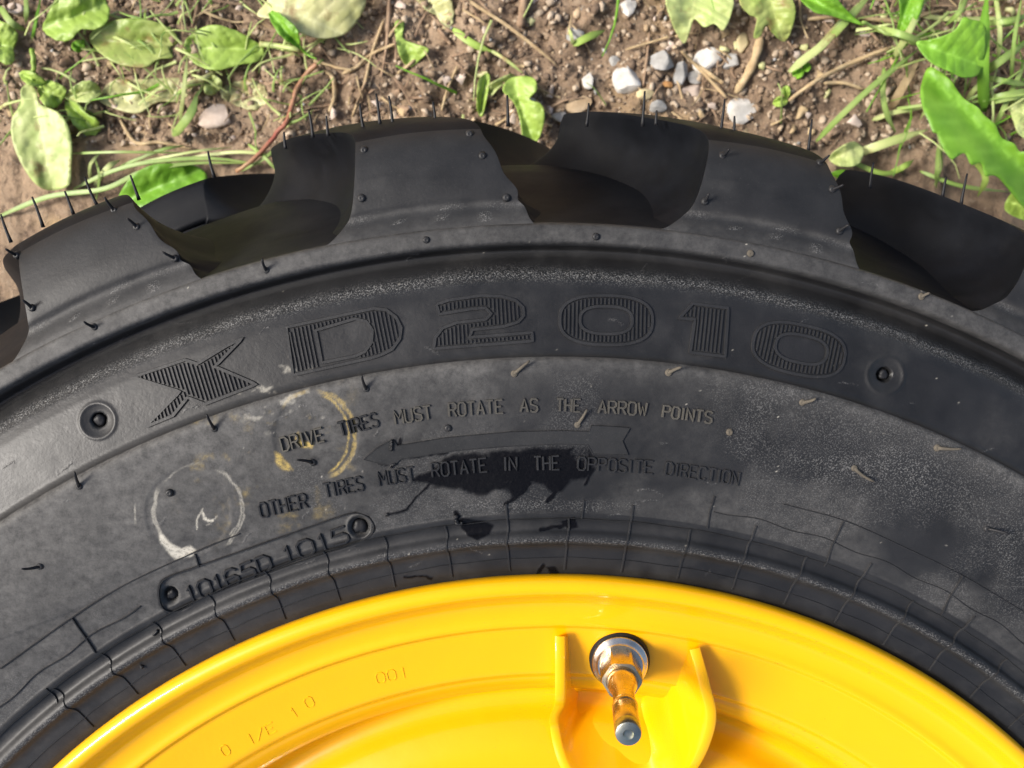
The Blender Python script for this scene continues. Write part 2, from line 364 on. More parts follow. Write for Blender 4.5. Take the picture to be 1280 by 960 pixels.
yellow = np.maximum(yellow, .9 * sstep(-2, 2, sdf([(373, 541), (380, 552), (392, 554), (390, 560), (378, 560), (368, 552)], wx, wy)))
yellow = np.maximum(yellow, .30 * sstep(.6, .8, fbm(X * 110, Y * 110, 97, 5, .65)) * (1 - sstep(70, 150, np.hypot(PX - 330, (PY - 560)))) * lowz)
rs = random.Random(5)
for _ in range(70):
    sx, sy = rs.uniform(0, 1280), rs.uniform(300, 720); a_ = rs.uniform(-.9, .5); L2 = rs.uniform(6, 34); e_ = (sx + L2 * math.cos(a_), sy + L2 * math.sin(a_)); w_ = rs.uniform(.25, .6)
    box = (np.abs(PX - sx) < 45) & (np.abs(PY - sy) < 45)
    if not box.any(): continue
    dd_ = dseg(wx[box], wy[box], [(sx, sy), ((sx + e_[0]) / 2 + rs.uniform(-3, 3), (sy + e_[1]) / 2 + rs.uniform(-3, 3)), e_]); grit[box] = np.maximum(grit[box], (1 - sstep(w_, w_ + 1.0, dd_)) * rs.uniform(.25, .7))
for _ in range(60):
    sx, sy = rs.uniform(0, 1280), rs.uniform(280, 700); rr_ = rs.uniform(.3, 1.2) * rs.uniform(.5, 1); box = (np.abs(PX - sx) < 4) & (np.abs(PY - sy) < 4)
    if box.any(): chalk[box] = np.maximum(chalk[box], (1 - sstep(rr_ * .5, rr_ + .5, np.hypot(PX - sx, PY - sy)[box])) * rs.uniform(.3, .9))
grit = np.clip(grit, 0, 1)
gloss = np.where((R > .36) & (R < .386), .5, 0) + np.where(R < .2875, .3, 0)
fr = front.astype(float)
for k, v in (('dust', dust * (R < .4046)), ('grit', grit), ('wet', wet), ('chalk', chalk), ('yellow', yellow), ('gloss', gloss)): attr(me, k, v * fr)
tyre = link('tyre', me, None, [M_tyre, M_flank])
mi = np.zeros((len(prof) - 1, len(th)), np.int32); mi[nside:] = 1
me.polygons.foreach_set('material_index', mi.reshape(-1)); under(tyre, wheel)

def surf(px, py, lift=0.0):
    """pixel -> point on the tyre's upper sidewall"""
    px = np.asarray(px, float); py = np.asarray(py, float); z = np.full(px.shape, 0.0)
    for _ in range(12):
        p = at(px, py, z); z = zs(np.hypot(p[..., 0], p[..., 1]))
    p = at(px, py, z); p[..., 2] += lift; return p
def raise_pt(x, y, lift): 
    r = np.hypot(x, y); return zs(r) + lift

# --- relief builders working on the sidewall (x, y) plane
def ridge_bm(polys, width, height, closed=False, seg=.0012, taper=.35, sink=.0004):
    """trapezoid ridges following polylines given in world (x, y)"""
    V = []; F = []
    for pl in polys:
        pl = np.array(pl, float)[:, :2]
        if closed: pl = np.vstack([pl, pl[:1]])
        out = [pl[0]]
        for a, b_ in zip(pl[:-1], pl[1:]):
            k = max(1, int(np.hypot(*(b_ - a)) / seg)); out += [a + (b_ - a) * (i + 1) / k for i in range(k)]
        pl = np.array(out)
        if closed: pl = pl[:-1]; tn = np.roll(pl, -1, 0) - np.roll(pl, 1, 0)
        else: tn = np.gradient(pl, axis=0) if len(pl) > 2 else np.repeat((pl[-1] - pl[0])[None], len(pl), 0)
        tn /= np.linalg.norm(tn, axis=1)[:, None] + 1e-12; nn = np.stack([-tn[:, 1], tn[:, 0]], 1)
        base = len(V); n_ = len(pl)
        for i in range(n_):
            for off, h in ((-.5, -sink), (-.5 * (1 - taper), height), (.5 * (1 - taper), height), (.5, -sink)):
                q = pl[i] + nn[i] * off * width; V.append((q[0], q[1], zxy(q[0], q[1]) + h))
        for i in range(n_ if closed else n_ - 1):
            a = base + i * 4; c_ = base + ((i + 1) % n_) * 4
            for k in range(3): F.append((a + k, a + k + 1, c_ + k + 1, c_ + k))
        if not closed: F.append((base + 3, base + 2, base + 1, base)); e = base + (n_ - 1) * 4; F.append((e, e + 1, e + 2, e + 3))
    return V, F
def ridge_obj(name, polys, width, height, material, parent=tyre, **k):
    V, F = ridge_bm(polys, width, height, **k); return under(link(name, mk(V, F), None, [material], smooth=False), parent)
def px2w(pts):
    pts = np.array(pts, float); return surf(pts[:, 0], pts[:, 1])[:, :2]
def plate_mesh(poly_w, height, step=.003, sink=.0005, bev=.0003):
    """closed outline in world (x, y) -> raised plateau following the sidewall"""
    poly = np.array(poly_w); mn, mx = poly.min(0), poly.max(0)
    gx, gy = np.meshgrid(np.arange(mn[0], mx[0], step), np.arange(mn[1], mx[1], step)); gx = gx.ravel() + 1e-5; gy = gy.ravel()
    pl = [tuple(p) for p in poly]
    ok = inpoly(gx, gy, pl) & (dseg(gx, gy, pl + pl[:1]) > step * .35)
    vs = [Vector(p) for p in poly] + [Vector((a, b_)) for a, b_ in zip(gx[ok], gy[ok])]; n_ = len(poly)
    v2, e2, f2, ov, _, _ = delaunay_2d_cdt(vs, [(i, (i + 1) % n_) for i in range(n_)], [list(range(n_))], 1, 1e-7)
    V = [(v.x, v.y, zxy(v.x, v.y) + height) for v in v2]; F = [tuple(f) for f in f2]
    idx = {}
    for i, o_ in enumerate(ov):
        for q in o_:
            if q < n_: idx[q] = i
    b0 = len(V); cen = poly.mean(0)
    area = sum(poly[i][0] * poly[(i + 1) % n_][1] - poly[(i + 1) % n_][0] * poly[i][1] for i in range(n_)); sgn = 1 if area > 0 else -1
    for i in range(n_):
        a, c_ = poly[i - 1], poly[(i + 1) % n_]; tn = (c_ - a) / (np.linalg.norm(c_ - a) + 1e-12); nn = np.array([tn[1], -tn[0]]) * sgn
        q = poly[i] + nn * bev; V.append((q[0], q[1], zxy(q[0], q[1]) - sink))
    for i in range(n_):
        j = (i + 1) % n_; F.append((idx[i], b0 + i, b0 + j, idx[j]))
    return V, F

# --- tread lugs
#      P(r, z)            B(r, z)        thL   thR
LUG = [(.4036, -.0112, .4030, -.0130, -5.7, 5.3), (.4060, -.0118, .4050, -.0165, -5.0, 5.05), (.4110, -.0146, .4060, -.0200, -4.2, 4.7), (.4150, -.0142, .4070, -.0240, -3.85, 4.4), (.4230, -.0160, .4090, -.031, -3.55, 3.9), (.4345, -.0215, .4130, -.043, -3.3, 3.1),
       (.4415, -.0290, .4180, -.056, -3.3, 2.7), (.4460, -.0400, .4230, -.069, -3.9, 2.0), (.4510, -.0620, .4290, -.086, -5.6, .2),
       (.4555, -.0850, .4320, -.100, -7.6, -2.2), (.4575, -.1050, .4340, -.112, -9.0, -4.2), (.4580, -.1200, .4345, -.122, -9.9, -5.6)]
lg = interp(LUG, 74)
nv, nu, nf = len(lg), 22, 12
rows = []
for i, (pr, pz, br, bz, tl, trr) in enumerate(lg):
    f_end = i / (nv - 1)
    nose = sstep(.0, 1.0, (f_end - .93) / .07) if f_end > .93 else 0.0
    pr2 = pr - .022 * nose ** 2; row = []
    hgt = math.hypot(pr - br, pz - bz); edge = min(.0013, hgt * .4)
    for k in range(nf + 1):                # left flank, from its foot up
        t_ = k / nf; fl = (1 - t_) ** 2.6
        row.append((br + (pr2 - br) * t_, bz + (pz - bz) * t_, tl - 2.0 * fl * min(1, hgt / .02) - .0, 1))
    for k in range(1, nu):                 # outer face, edges rounded
        u = k / nu; s_ = tl + (trr - tl) * u; dist = min(u, 1 - u) * math.radians(trr - tl) * pr
        row.append((pr2, pz, s_, 0))
    for k in range(nf + 1):
        t_ = 1 - k / nf; fl = (1 - t_) ** 2.6
        row.append((br + (pr2 - br) * t_, bz + (pz - bz) * t_, trr + 2.0 * fl * min(1, hgt / .02), 1))
    rows.append(row)
A = np.array(rows)
# irregular right-hand edge as moulded (two shallow bays)
vv = np.linspace(0, 1, nv)
wob = .13 * np.sin(vv * 46 + .5) * np.exp(-((vv - .32) / .16) ** 2)
wgt = np.r_[np.zeros(nf + 1), np.linspace(0, 1, nu)[1:] ** 4, np.linspace(1, 0, nf + 1)]
A[:, :, 2] += wob[:, None] * wgt[None, :A.shape[1]]
# round the two long edges over about 1.5 mm
def lug_points(mirror=False):
    r, z, t_ = A[:, :, 0].copy(), A[:, :, 1].copy(), np.radians(A[:, :, 2])
    z = z.copy()
    # slight crown and sag of the outer face
    u = np.linspace(0, 1, nu + 1); 
    for k in range(1, nu): 
        s_ = math.sin(math.pi * u[k]); r[:, nf + k] += .0006 * s_; z[:, nf + k] += .0005 * s_ * np.linspace(1, 0, nv)
    x = r * np.sin(t_); y = r * np.cos(t_)
    nz = (fbm(x * 40 + 5, y * 40, 33) - .5) * .0012; z += nz * np.linspace(1, .3, nv)[:, None]
    if mirror: z = 2 * ZC - z
    return np.stack([x, y, z], -1)
def lug_mesh(mirror):
    Pt = lug_points(mirror); me = grid_mesh(Pt, flip=mirror)
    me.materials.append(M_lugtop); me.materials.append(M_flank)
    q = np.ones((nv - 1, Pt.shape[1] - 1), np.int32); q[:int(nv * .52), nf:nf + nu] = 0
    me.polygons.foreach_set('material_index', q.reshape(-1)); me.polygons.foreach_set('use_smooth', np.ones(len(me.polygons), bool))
    V_ = np.linspace(0, 1, nv)[:, None] * np.ones((1, Pt.shape[1])); xx, yy = Pt[..., 0], Pt[..., 1]
    du = .6 * np.exp(-((V_ - .20) / .035) ** 2) * fbm(xx * 160, yy * 160, 7, 4) + .22 * sstep(.45, .8, fbm(xx * 50, yy * 90, 8, 5, .6)) + .45 * (1 - sstep(.10, .17, V_)) * fbm(xx * 90, yy * 90, 12)
    gr = .42 * np.exp(-((V_ - .19) / .03) ** 2) * sstep(.5, .72, fbm(xx * 120, yy * 120, 9, 4)) + .8 * sstep(.86, .9, fbm(xx * 260, yy * 260, 10, 2)) + .22 * sstep(.66, .76, fbm(xx * 220, yy * 90, 14, 4)) * (V_ < .3)
    attr(me, 'dust', np.clip(du, 0, 1)); attr(me, 'grit', np.clip(gr, 0, 1))
    bm = bmesh.new(); bm.from_mesh(me); C_ = Pt.shape[1]; bm.verts.ensure_lookup_table()
    last = [bm.verts[(nv - 1) * C_ + k] for k in range(C_)]
    try: f = bm.faces.new(last); f.material_index = 1
    except Exception: pass
    lay = bm.edges.layers.float.get('bevel_weight_edge') or bm.edges.layers.float.new('bevel_weight_edge')
    for e in bm.edges:
        a, b_ = e.verts[0].index, e.verts[1].index; ca, cb = a % C_, b_ % C_
        if ca == cb and ca in (nf, nf + nu) and 1 < a // C_ < nv: e[lay] = 1.0
    bm.normal_update(); bm.to_mesh(me); bm.free(); return me
NL = 21; PITCHL = 360 / NL; TH0 = -6.3
ml = lug_mesh(False); ml2 = lug_mesh(True)
lug_objs = []
for k in range(NL):
    for mm, off in ((ml, 0), (ml2, PITCHL / 2 - 1.4)):
        o = bpy.data.objects.new('tread_lug', mm); COL.objects.link(o); under(o, tyre)
        o.rotation_euler = (0, 0, -math.radians(TH0 + off + k * PITCHL))
        if off: o.scale = (1.007, 1.007, 1)
        bv = o.modifiers.new('round', 'BEVEL'); bv.limit_method = 'WEIGHT'; bv.width = .0013; bv.segments = 3; bv.use_clamp_overlap = True
        lug_objs.append(o)

# --- big moulded letters: raised border and hatched face
def rot(pts, c, a):
    return [(c[0] + (x * math.cos(a) - y * math.sin(a)), c[1] + (x * math.sin(a) + y * math.cos(a))) for x, y in pts]
def superell(c, a, b_, ang, e=2.6, n_=44):
    out = []
    for i in range(n_):
        t_ = 2 * math.pi * i / n_; ct, st = math.cos(t_), math.sin(t_)
        out.append((a * math.copysign(abs(ct) ** (2 / e), ct), b_ * math.copysign(abs(st) ** (2 / e), st)))
    return rot(out, c, ang)
def rnd(pts, it=2, keep=()):
    """corner-cutting (Chaikin) for the rounded parts of a traced outline"""
    p = np.array(pts, float)
    for _ in range(it):
        q = []
        for i in range(len(p)): a, b_ = p[i], p[(i + 1) % len(p)]; q += [a * .75 + b_ * .25, a * .25 + b_ * .75]
        p = np.array(q)
    return [tuple(v) for v in p]
def inset(poly, d):
    p = np.array(poly, float); n_ = len(p)
    area = sum(p[i][0] * p[(i + 1) % n_][1] - p[(i + 1) % n_][0] * p[i][1] for i in range(n_)); sg = 1 if area > 0 else -1
    out = []
    for i in range(n_):
        a, b_, c_ = p[i - 1], p[i], p[(i + 1) % n_]; t1 = (b_ - a) / np.linalg.norm(b_ - a); t2 = (c_ - b_) / np.linalg.norm(c_ - b_)
        n1 = np.array([-t1[1], t1[0]]) * sg; n2 = np.array([-t2[1], t2[0]]) * sg; bis = n1 + n2; L = np.linalg.norm(bis)
        if L < .3: out.append(b_ + n1 * d); continue
        bis /= L; out.append(b_ + bis * d / max(.55, bis @ n1))
    return [tuple(v) for v in out]
X_ = [(163, 471), (232, 447), (247, 452), (283, 430), (307, 420), (273, 457), (325, 480), (257, 507), (236, 499), (218, 521), (178, 536), (222, 490)]
Darc = [(468, 383), (484, 385), (497, 395), (504, 409), (502, 424), (492, 438), (478, 445)]
D_ = [(356, 407)] + Darc + [(466, 449), (365, 471)]
Din = [(397, 414), (444, 400), (457, 403), (464, 413), (463, 427), (455, 438), (444, 443), (404, 451)]
two = [(543, 379), (560, 373), (601, 367), (627, 368), (645, 373), (656, 383), (657, 395), (649, 404), (630, 410), (592, 414), (590, 419), (667, 413), (668, 428), (540, 438), (542, 421), (552, 408), (570, 401), (606, 397), (611, 392), (606, 387), (590, 388), (548, 395)]
one = [(845, 399), (865, 377), (912, 383), (908, 448), (860, 442), (866, 401)]
BIG = [('X', X_, None, -.30), ('D', D_, Din, -.20), ('2', two, None, -.06), ('0', superell((757.5, 400), 60, 33, .02), superell((757.5, 400), 31, 15.5, .02), .02),
       ('1', one, None, .10), ('0', superell((998, 436.5), 60, 33, .21), superell((1001, 436), 31, 15.5, .21), .21)]
def hatch(outer, inner, ang, gap=5.0, off=5.6):
    """bars clipped to the letter's face; returns pixel segments"""
    o = inset(outer, off); i_ = inset(inner, -4.2) if inner else None
    c, s = math.cos(ang), math.sin(ang)
    P_ = [(x * c + y * s, -x * s + y * c) for x, y in o]; Q_ = [(x * c + y * s, -x * s + y * c) for x, y in i_] if i_ else None
    segs = []; x = min(p[0] for p in P_) + gap * .6; x1 = max(p[0] for p in P_)
    while x < x1:
        def cuts(pl):
            r_ = []
            for k in range(len(pl)):
                a, b_ = pl[k], pl[(k + 1) % len(pl)]
                if (a[0] > x) != (b_[0] > x): r_.append(a[1] + (b_[1] - a[1]) * (x - a[0]) / (b_[0] - a[0]))
            return sorted(r_)
        ys = cuts(P_); iv = [(ys[k], ys[k + 1]) for k in range(0, len(ys) - 1, 2)]
        if Q_:
            hs = cuts(Q_)
            if len(hs) >= 2:
                h0, h1 = hs[0], hs[-1]; nv_ = []
                for a, b_ in iv:
                    if a < h0: nv_.append((a, min(b_, h0)))
                    if b_ > h1: nv_.append((max(a, h1), b_))
                iv = nv_
        for a, b_ in iv:
            if b_ - a > 1.5: segs.append([(x * c - a * s, x * s + a * c), (x * c - b_ * s, x * s + b_ * c)])
        x += gap
    return segs
for ch, outer, inner, ang in BIG:
    band = 4.4
    V, F = ridge_bm([px2w(inset(outer, band * .5))], band * .00029, .0007, closed=True, taper=.22)
    if inner:
        V2, F2 = ridge_bm([px2w(inset(inner, -band * .4))], band * .00029, .00065, closed=True, taper=.22); k = len(V); V += V2; F += [tuple(a + k for a in f) for f in F2]
    o = under(link('raised_letter', mk(V, F), None, [M_letter], smooth=False), tyre)
    o['label'] = 'large raised character %s with a hatched face' % ch
    V, F = ridge_bm([px2w(s_) for s_ in hatch(outer, inner, ang)], .00085, .00065, taper=.45)
    h = link('hatching', mk(V, F), None, [M_letter], smooth=False); under(h, tyre)

# --- small raised words: a stroke alphabet on a 4 x 6 grid
G = {'A': [[(0, 0), (2, 6), (4, 0)], [(.8, 2), (3.2, 2)]], 'C': [[(4, 5), (3, 6), (1, 6), (0, 5), (0, 1), (1, 0), (3, 0), (4, 1)]], 'D': [[(0, 0), (0, 6), (2.6, 6), (4, 4.6), (4, 1.4), (2.6, 0), (0, 0)]],
     'E': [[(4, 6), (0, 6), (0, 0), (4, 0)], [(0, 3), (3, 3)]], 'H': [[(0, 0), (0, 6)], [(4, 0), (4, 6)], [(0, 3), (4, 3)]], 'I': [[(2, 0), (2, 6)]],
     'M': [[(0, 0), (0, 6), (2, 2.5), (4, 6), (4, 0)]], 'N': [[(0, 0), (0, 6), (4, 0), (4, 6)]], 'O': [[(1, 0), (0, 1), (0, 5), (1, 6), (3, 6), (4, 5), (4, 1), (3, 0), (1, 0)]],
     'P': [[(0, 0), (0, 6), (3, 6), (4, 5.2), (4, 3.8), (3, 3), (0, 3)]], 'R': [[(0, 0), (0, 6), (3, 6), (4, 5.2), (4, 3.8), (3, 3), (0, 3)], [(2, 3), (4, 0)]],
     'S': [[(4, 5.2), (3, 6), (1, 6), (0, 5), (.3, 3.6), (3.7, 2.5), (4, 1), (3, 0), (1, 0), (0, .8)]], 'T': [[(2, 0), (2, 6)], [(0, 6), (4, 6)]], 'U': [[(0, 6), (0, 1), (1, 0), (3, 0), (4, 1), (4, 6)]],
     'V': [[(0, 6), (2, 0), (4, 6)]], 'W': [[(0, 6), (.9, 0), (2, 4), (3.1, 0), (4, 6)]], '1': [[(.8, 4.6), (2.2, 6), (2.2, 0)]], '0': [[(1, 0), (0, 1.2), (0, 4.8), (1, 6), (3, 6), (4, 4.8), (4, 1.2), (3, 0), (1, 0)]],
     '6': [[(4, 5), (3, 6), (1, 6), (0, 4.6), (0, 1), (1, 0), (3, 0), (4, 1), (4, 2.4), (3, 3.2), (.4, 3)]], '5': [[(4, 6), (.5, 6), (0, 3.4), (3, 3.6), (4, 2.6), (4, 1), (3, 0), (0, .3)]], '/': [[(0, 0), (4, 6)]]}
def word_strokes(word, p0, p1, h, fill=.68):
    p0 = np.array(p0, float); p1 = np.array(p1, float); L = np.linalg.norm(p1 - p0); e = (p1 - p0) / L; up = np.array([e[1], -e[0]])
    if up[1] > 0: up = -up
    wts = [.42 if c == 'I' else .55 if c in '1' else 1.12 if c in 'MW' else 1 for c in word]; gap = .34
    unit = L / (sum(wts) + gap * (len(word) - 1)); x = 0; out = []
    for c, w_ in zip(word, wts):
        for s_ in G[c]:
            mxx = 4; out.append((c, [tuple(p0 + e * (x + (px_ / mxx if c != 'I' else px_ / mxx) * unit * w_) + up * (py_ / 6 * h)) for px_, py_ in s_]))
        x += unit * (w_ + gap)
    return out
ROWS = [('DRIVE', (354, 564), (406, 551), 17, 1), ('TIRES', (426, 545), (474, 532), 17, 0), ('MUST', (495, 530), (540, 523), 16.5, 1), ('ROTATE', (562, 520.5), (629, 516), 16.5, 1), ('AS', (651, 514.5), (672, 514.5), 16, 1),
        ('THE', (696, 513.5), (725, 514.5), 15.5, 1), ('ARROW', (748, 516), (808, 519), 15.5, 1), ('POINTS', (828, 521), (889, 529), 14.5, 1),
        ('OTHER', (327, 647), (385, 634), 18, 0), ('TIRES', (407, 622), (455, 612), 17.5, 0), ('MUST', (475, 607), (519, 600), 17, 0), ('ROTATE', (541, 596), (609, 589), 17, 0), ('IN', (630, 588), (646, 587.5), 17, 0),
        ('THE', (668, 587.5), (699, 586.5), 17, 0), ('OPPOSITE', (722, 587), (815, 592), 16, 0), ('DIRECTION', (831, 593), (922, 606), 16, 0)]
for word, p0, p1, hgt, dusty in ROWS:
    st = word_strokes(word, p0, p1, hgt)
    o = ridge_obj('raised_word', [px2w(s_) for c, s_ in st], .00098, .0007, M_dustletter if dusty else M_letter, seg=.002, taper=.45)
    o['label'] = 'small raised word %s' % word
for word, p0, p1 in (('10165D', (238, 754), (341, 712)), ('1015', (358, 705), (437, 677))):
    st = word_strokes(word, p0, p1, 20)
    o = ridge_obj('raised_number', [px2w(s_) for c, s_ in st], .0013, -.00005, M_letter, seg=.002, taper=.5, sink=.0009)
    o['label'] = 'raised number %s on the moulded plate' % word
ARROW = [(455, 574), (470, 561), (491, 549), (497, 557), (560, 547), (640, 540), (700, 538.5), (736, 539.5), (739, 532), (762, 533), (787, 535), (777.5, 551), (785, 568.5), (762, 568), (741, 567), (735, 556), (700, 555), (640, 557.5), (580, 562), (540, 567), (500, 574), (492, 582), (474, 579)]
aw = px2w(ARROW)
V, F = plate_mesh(aw, .00045); o = under(link('raised_arrow', mk(V, F), None, [M_arrow], smooth=False), tyre); o['label'] = 'long flat moulded arrow pointing left'
ridge_obj('mould_line', [px2w(rnd(plate, 2))], .0006, .0003, M_letter, closed=True, taper=.6)
ridge_obj('mould_line', [aw], .0006, .0006, M_letter, closed=True, taper=.6)

# --- ribs and thin lines moulded round the bead
def polar(r, deg): return (r * math.sin(math.radians(deg)), r * math.cos(math.radians(deg)))
def ringline(r, a0, a1, wv=0.0, ph=0): return [polar(r + wv * math.sin(a * 1.3 + ph), a) for a in np.arange(a0, a1, .5)]
ridge_obj('mould_line', [ringline(.2818, -47, 47, .00015)], .0005, .00035, M_letter, taper=.6)
ridge_obj('mould_line', [ringline(.2975, -47, 47, .0002)], .0006, .0003, M_letter, taper=.6)
ridge_obj('mould_line', [ringline(.3055, -47, -29.3, .0006, 1)], .00055, .00035, M_letter, taper=.6)
ridge_obj('mould_line', [ringline(.3065, 11, 47, .0006, 2)], .00055, .00035, M_letter, taper=.6)
rl = px2w([(0, 836), (90, 772), (156, 731), (244, 690), (300, 667)]); rr = px2w([(979, 630), (1056, 651), (1130, 684), (1204, 720), (1280, 765)])
ridge_obj('mould_line', [interp(rl, 60)], .0006, .0004, M_letter, taper=.6); ridge_obj('mould_line', [interp(rr, 60)], .0006, .0004, M_letter, taper=.6)
for k in range(-9, 10):
    a = 1.0 + k * 4.38; j = random.Random(k * 3 + 1)
    kink = j.uniform(-.1, .1); lean = .3 * k / 9
    pts = [polar(.2768, a + lean * .9 + kink), polar(.2818, a + lean * .3 + kink * .5), polar(.2860, a), polar(.2896, a - .08), polar(.2940, a + .12), polar(.2978 + (.0065 if (k % 2 and k > -2) else .0), a + .05)]
    ridge_obj('bead_rib', [pts], .0010, .0005, M_letter, seg=.001, taper=.5)
for pr_ in ([(90, 772), (106, 795), (120, 816)], [(244, 692), (249, 709)], [(1054, 652), (1040, 682), (1030, 708)], [(1204, 720), (1188, 745), (1176, 769)], [(893, 620), (887, 640), (884, 660)], [(730, 625), (727, 648)], [(58, 860), (72, 878)]):
    ridge_obj('mould_line', [px2w(pr_)], .0008, .0005, M_letter, taper=.5)

# --- hairs and nubs left by the mould's vents
def tube(pts, rad, n_=8, cap=True):
    pts = np.array(pts, float); V = []; F = []; rad = np.broadcast_to(rad, (len(pts),))
    t0 = np.gradient(pts, axis=0)
    for i, p in enumerate(pts):
        tv = Vector(t0[i]).normalized(); a = tv.orthogonal().normalized() if i == 0 else (pa - tv * pa.dot(tv)).normalized(); pa = a; b_ = tv.cross(a)
        for k in range(n_):
            q = 2 * math.pi * k / n_; V.append(tuple(Vector(p) + (a * math.cos(q) + b_ * math.sin(q)) * float(rad[i])))
    for i in range(len(pts) - 1):
        for k in range(n_): F.append((i * n_ + k, i * n_ + (k + 1) % n_, (i + 1) * n_ + (k + 1) % n_, (i + 1) * n_ + k))
    if cap: F.append(tuple(range(n_ - 1, -1, -1))); F.append(tuple((len(pts) - 1) * n_ + k for k in range(n_)))
    return V, F
def nub(p, r_=.0013, h=.0008, material=M_letter, name='vent_nub'):
    V = []; F = []; n_ = 12
    prof_ = [(1.3, -.0006), (1.05, 0), (.95, .55 * h), (.6, h), (.25, h * .8)]
    for a, z in prof_:
        for k in range(n_): q = 2 * math.pi * k / n_; V.append((p[0] + a * r_ * math.cos(q), p[1] + a * r_ * math.sin(q), p[2] + z))
    for i in range(len(prof_) - 1):
        for k in range(n_): F.append((i * n_ + k, i * n_ + (k + 1) % n_, (i + 1) * n_ + (k + 1) % n_, (i + 1) * n_ + k))
    F.append(tuple((len(prof_) - 1) * n_ + k for k in range(n_)))
    return under(link(name, mk(V, F), None, [material]), tyre)
def hair(base, tip, rad=.00055, bend=.12, material=M_hair, r2=None):
    base = np.array(base); tip = np.array(tip); mid = (base + tip) / 2 + np.array([random.uniform(-1, 1), random.uniform(-1, 1), .5]) * bend * np.linalg.norm(tip - base)
    pts = [base * (1 - s_) ** 2 + 2 * mid * s_ * (1 - s_) + tip * s_ * s_ for s_ in np.linspace(0, 1, 7)]
    V, F = tube(pts, rad * np.array([1.15, .95, .85, .78, .72, .66, .5])); return under(link('vent_hair', mk(V, F), None, [material]), tyre)
def lugz(r): return np.interp(r, lg[:60, 0], lg[:60, 1])
def lugsurf(px, py):
    z = -.015
    for _ in range(15): p = at(np.array(float(px)), np.array(float(py)), z); z = float(lugz(math.hypot(p[0], p[1])))
    return at(np.array(float(px)), np.array(float(py)), z)
SIDE_H = [((458, 486), (452, 469), 0), ((268, 536), (258, 518), 0), ((99, 608), (93, 590), 0), ((333, 338), (328, 324), 0), ((118, 409), (105, 402), 0), ((50, 708), (27, 711), 0), ((391, 578), (371, 575), 0),
          ((643, 467), (662, 451), 1), ((836, 466), (852, 459), 1), ((722, 531), (734, 512), 1), ((1003, 503), (1020, 498), 1), ((1172, 560), (1202, 561), 1), ((1068, 585), (1093, 602), 1), ((1234, 661), (1262, 668), 0), ((1152, 371), (1162, 366), 1)]
for b_, t_, mud in SIDE_H:
    p = surf(*map(float, b_)); q = surf(*map(float, t_)); q[2] = p[2] + .0045 if not mud else p[2] + .002
    # keep the tip under the same line of sight
    q = at(np.array(float(t_[0])), np.array(float(t_[1])), q[2]); mm = M_dirtyhair if mud else M_hair
    nub(p, .0012, .0007, mm if mud else M_letter); hair(p, q, .0007 if mud else .00065, material=mm)
for p_ in [(533, 300), (745, 296), (938, 317), (560, 535), (212, 616), (912, 540)]: nub(surf(*map(float, p_)), .0013, .0010, M_dirtyhair if p_ in ((912, 540), (938, 317)) else M_letter)
for p_ in [(455, 188), (452, 248), (587, 168), (603, 195), (633, 247)]: nub(lugsurf(*p_), .0014, .0012, M_letter)
for b_, t_ in [((903, 195), (912, 186)), ((881, 252), (886, 242)), ((1025, 204), (1037, 194)), ((1040, 237), (1054, 231)), ((1049, 289), (1061, 281)), ((21, 319), (7, 311)), ((40, 385), (28, 375)), ((143, 263), (131, 247)), ((171, 284), (159, 273)), ((219, 323), (203, 315))]:
    p = lugsurf(*b_); q = at(np.array(float(t_[0])), np.array(float(t_[1])), p[2] + .004); nub(p, .0013, .0011); hair(p, q, .0007)
EDGE = [((391, 166), (386, 138)), ((410, 164), (408, 145)), ((357, 180), (355, 165)), ((455, 158), (450, 130)), ((475, 152), (470, 117)), ((491, 152), (486, 120)), ((545, 152), (541, 127)), ((635, 152), (634, 119)), ((733, 152), (736, 129)),
        ((803, 152), (806, 114)), ((820, 150), (821, 138)), ((900, 163), (906, 124)), ((917, 163), (918, 145)), ((1010, 185), (1015, 149)), ((1087, 230), (1092, 203)), ((1201, 250), (1209, 217)), ((1178, 240), (1183, 221)), ((268, 216), (260, 189)), ((174, 244), (163, 219)), ((122, 252), (106, 221)), ((92, 262), (81, 239)), ((54, 278), (40, 246)), ((14, 297), (1, 268))]
for b_, t_ in EDGE:
    p = at(np.array(float(b_[0])), np.array(float(b_[1]) + 6), -.048); q = at(np.array(float(t_[0])), np.array(float(t_[1])), -.048); hair(p, q, .0007, .05)
# torn rubber plugs in the four vent pits
for (cx, cy, s_) in ((122, 527, 7), (1107, 469, 6), (211, 745, 6), (449, 659, 9)):
    p = surf(float(cx), float(cy)); bm = bmesh.new(); bmesh.ops.create_icosphere(bm, subdivisions=3, radius=1)
    for v in bm.verts:
        q = v.co; k = .65 + .7 * float(fbm(np.array(q.x * 2.2 + cx), np.array(q.y * 2.2 + q.z), 5, 3)); v.co = Vector((q.x * k, q.y * k, q.z * .5 * k)) * s_ * .00029
    me = bpy.data.meshes.new('m'); bm.to_mesh(me); bm.free(); o = link('vent_plug', me, None, [M_hair]); o.location = (p[0], p[1], p[2] - .0022); under(o, tyre)
# shreds of loose rubber on the arrow and the bead
for (x0, y0, s_) in ((492, 553, 5), (488, 559, 4), (492, 580, 4), (573, 652, 5), (569, 646, 3), (484, 643, 2), (195, 790, 4), (176, 833, 3)):
    p = surf(float(x0), float(y0)); pts = [p + np.array([random.uniform(-1, 1), random.uniform(-1, 1), .35 + .5 * random.random()]) * s_ * .00028 for _ in range(5)]
    V, F = tube(interp(pts, 14), .0005, 6); under(link('rubber_shred', mk(V, F), None, [M_hair]), tyre)

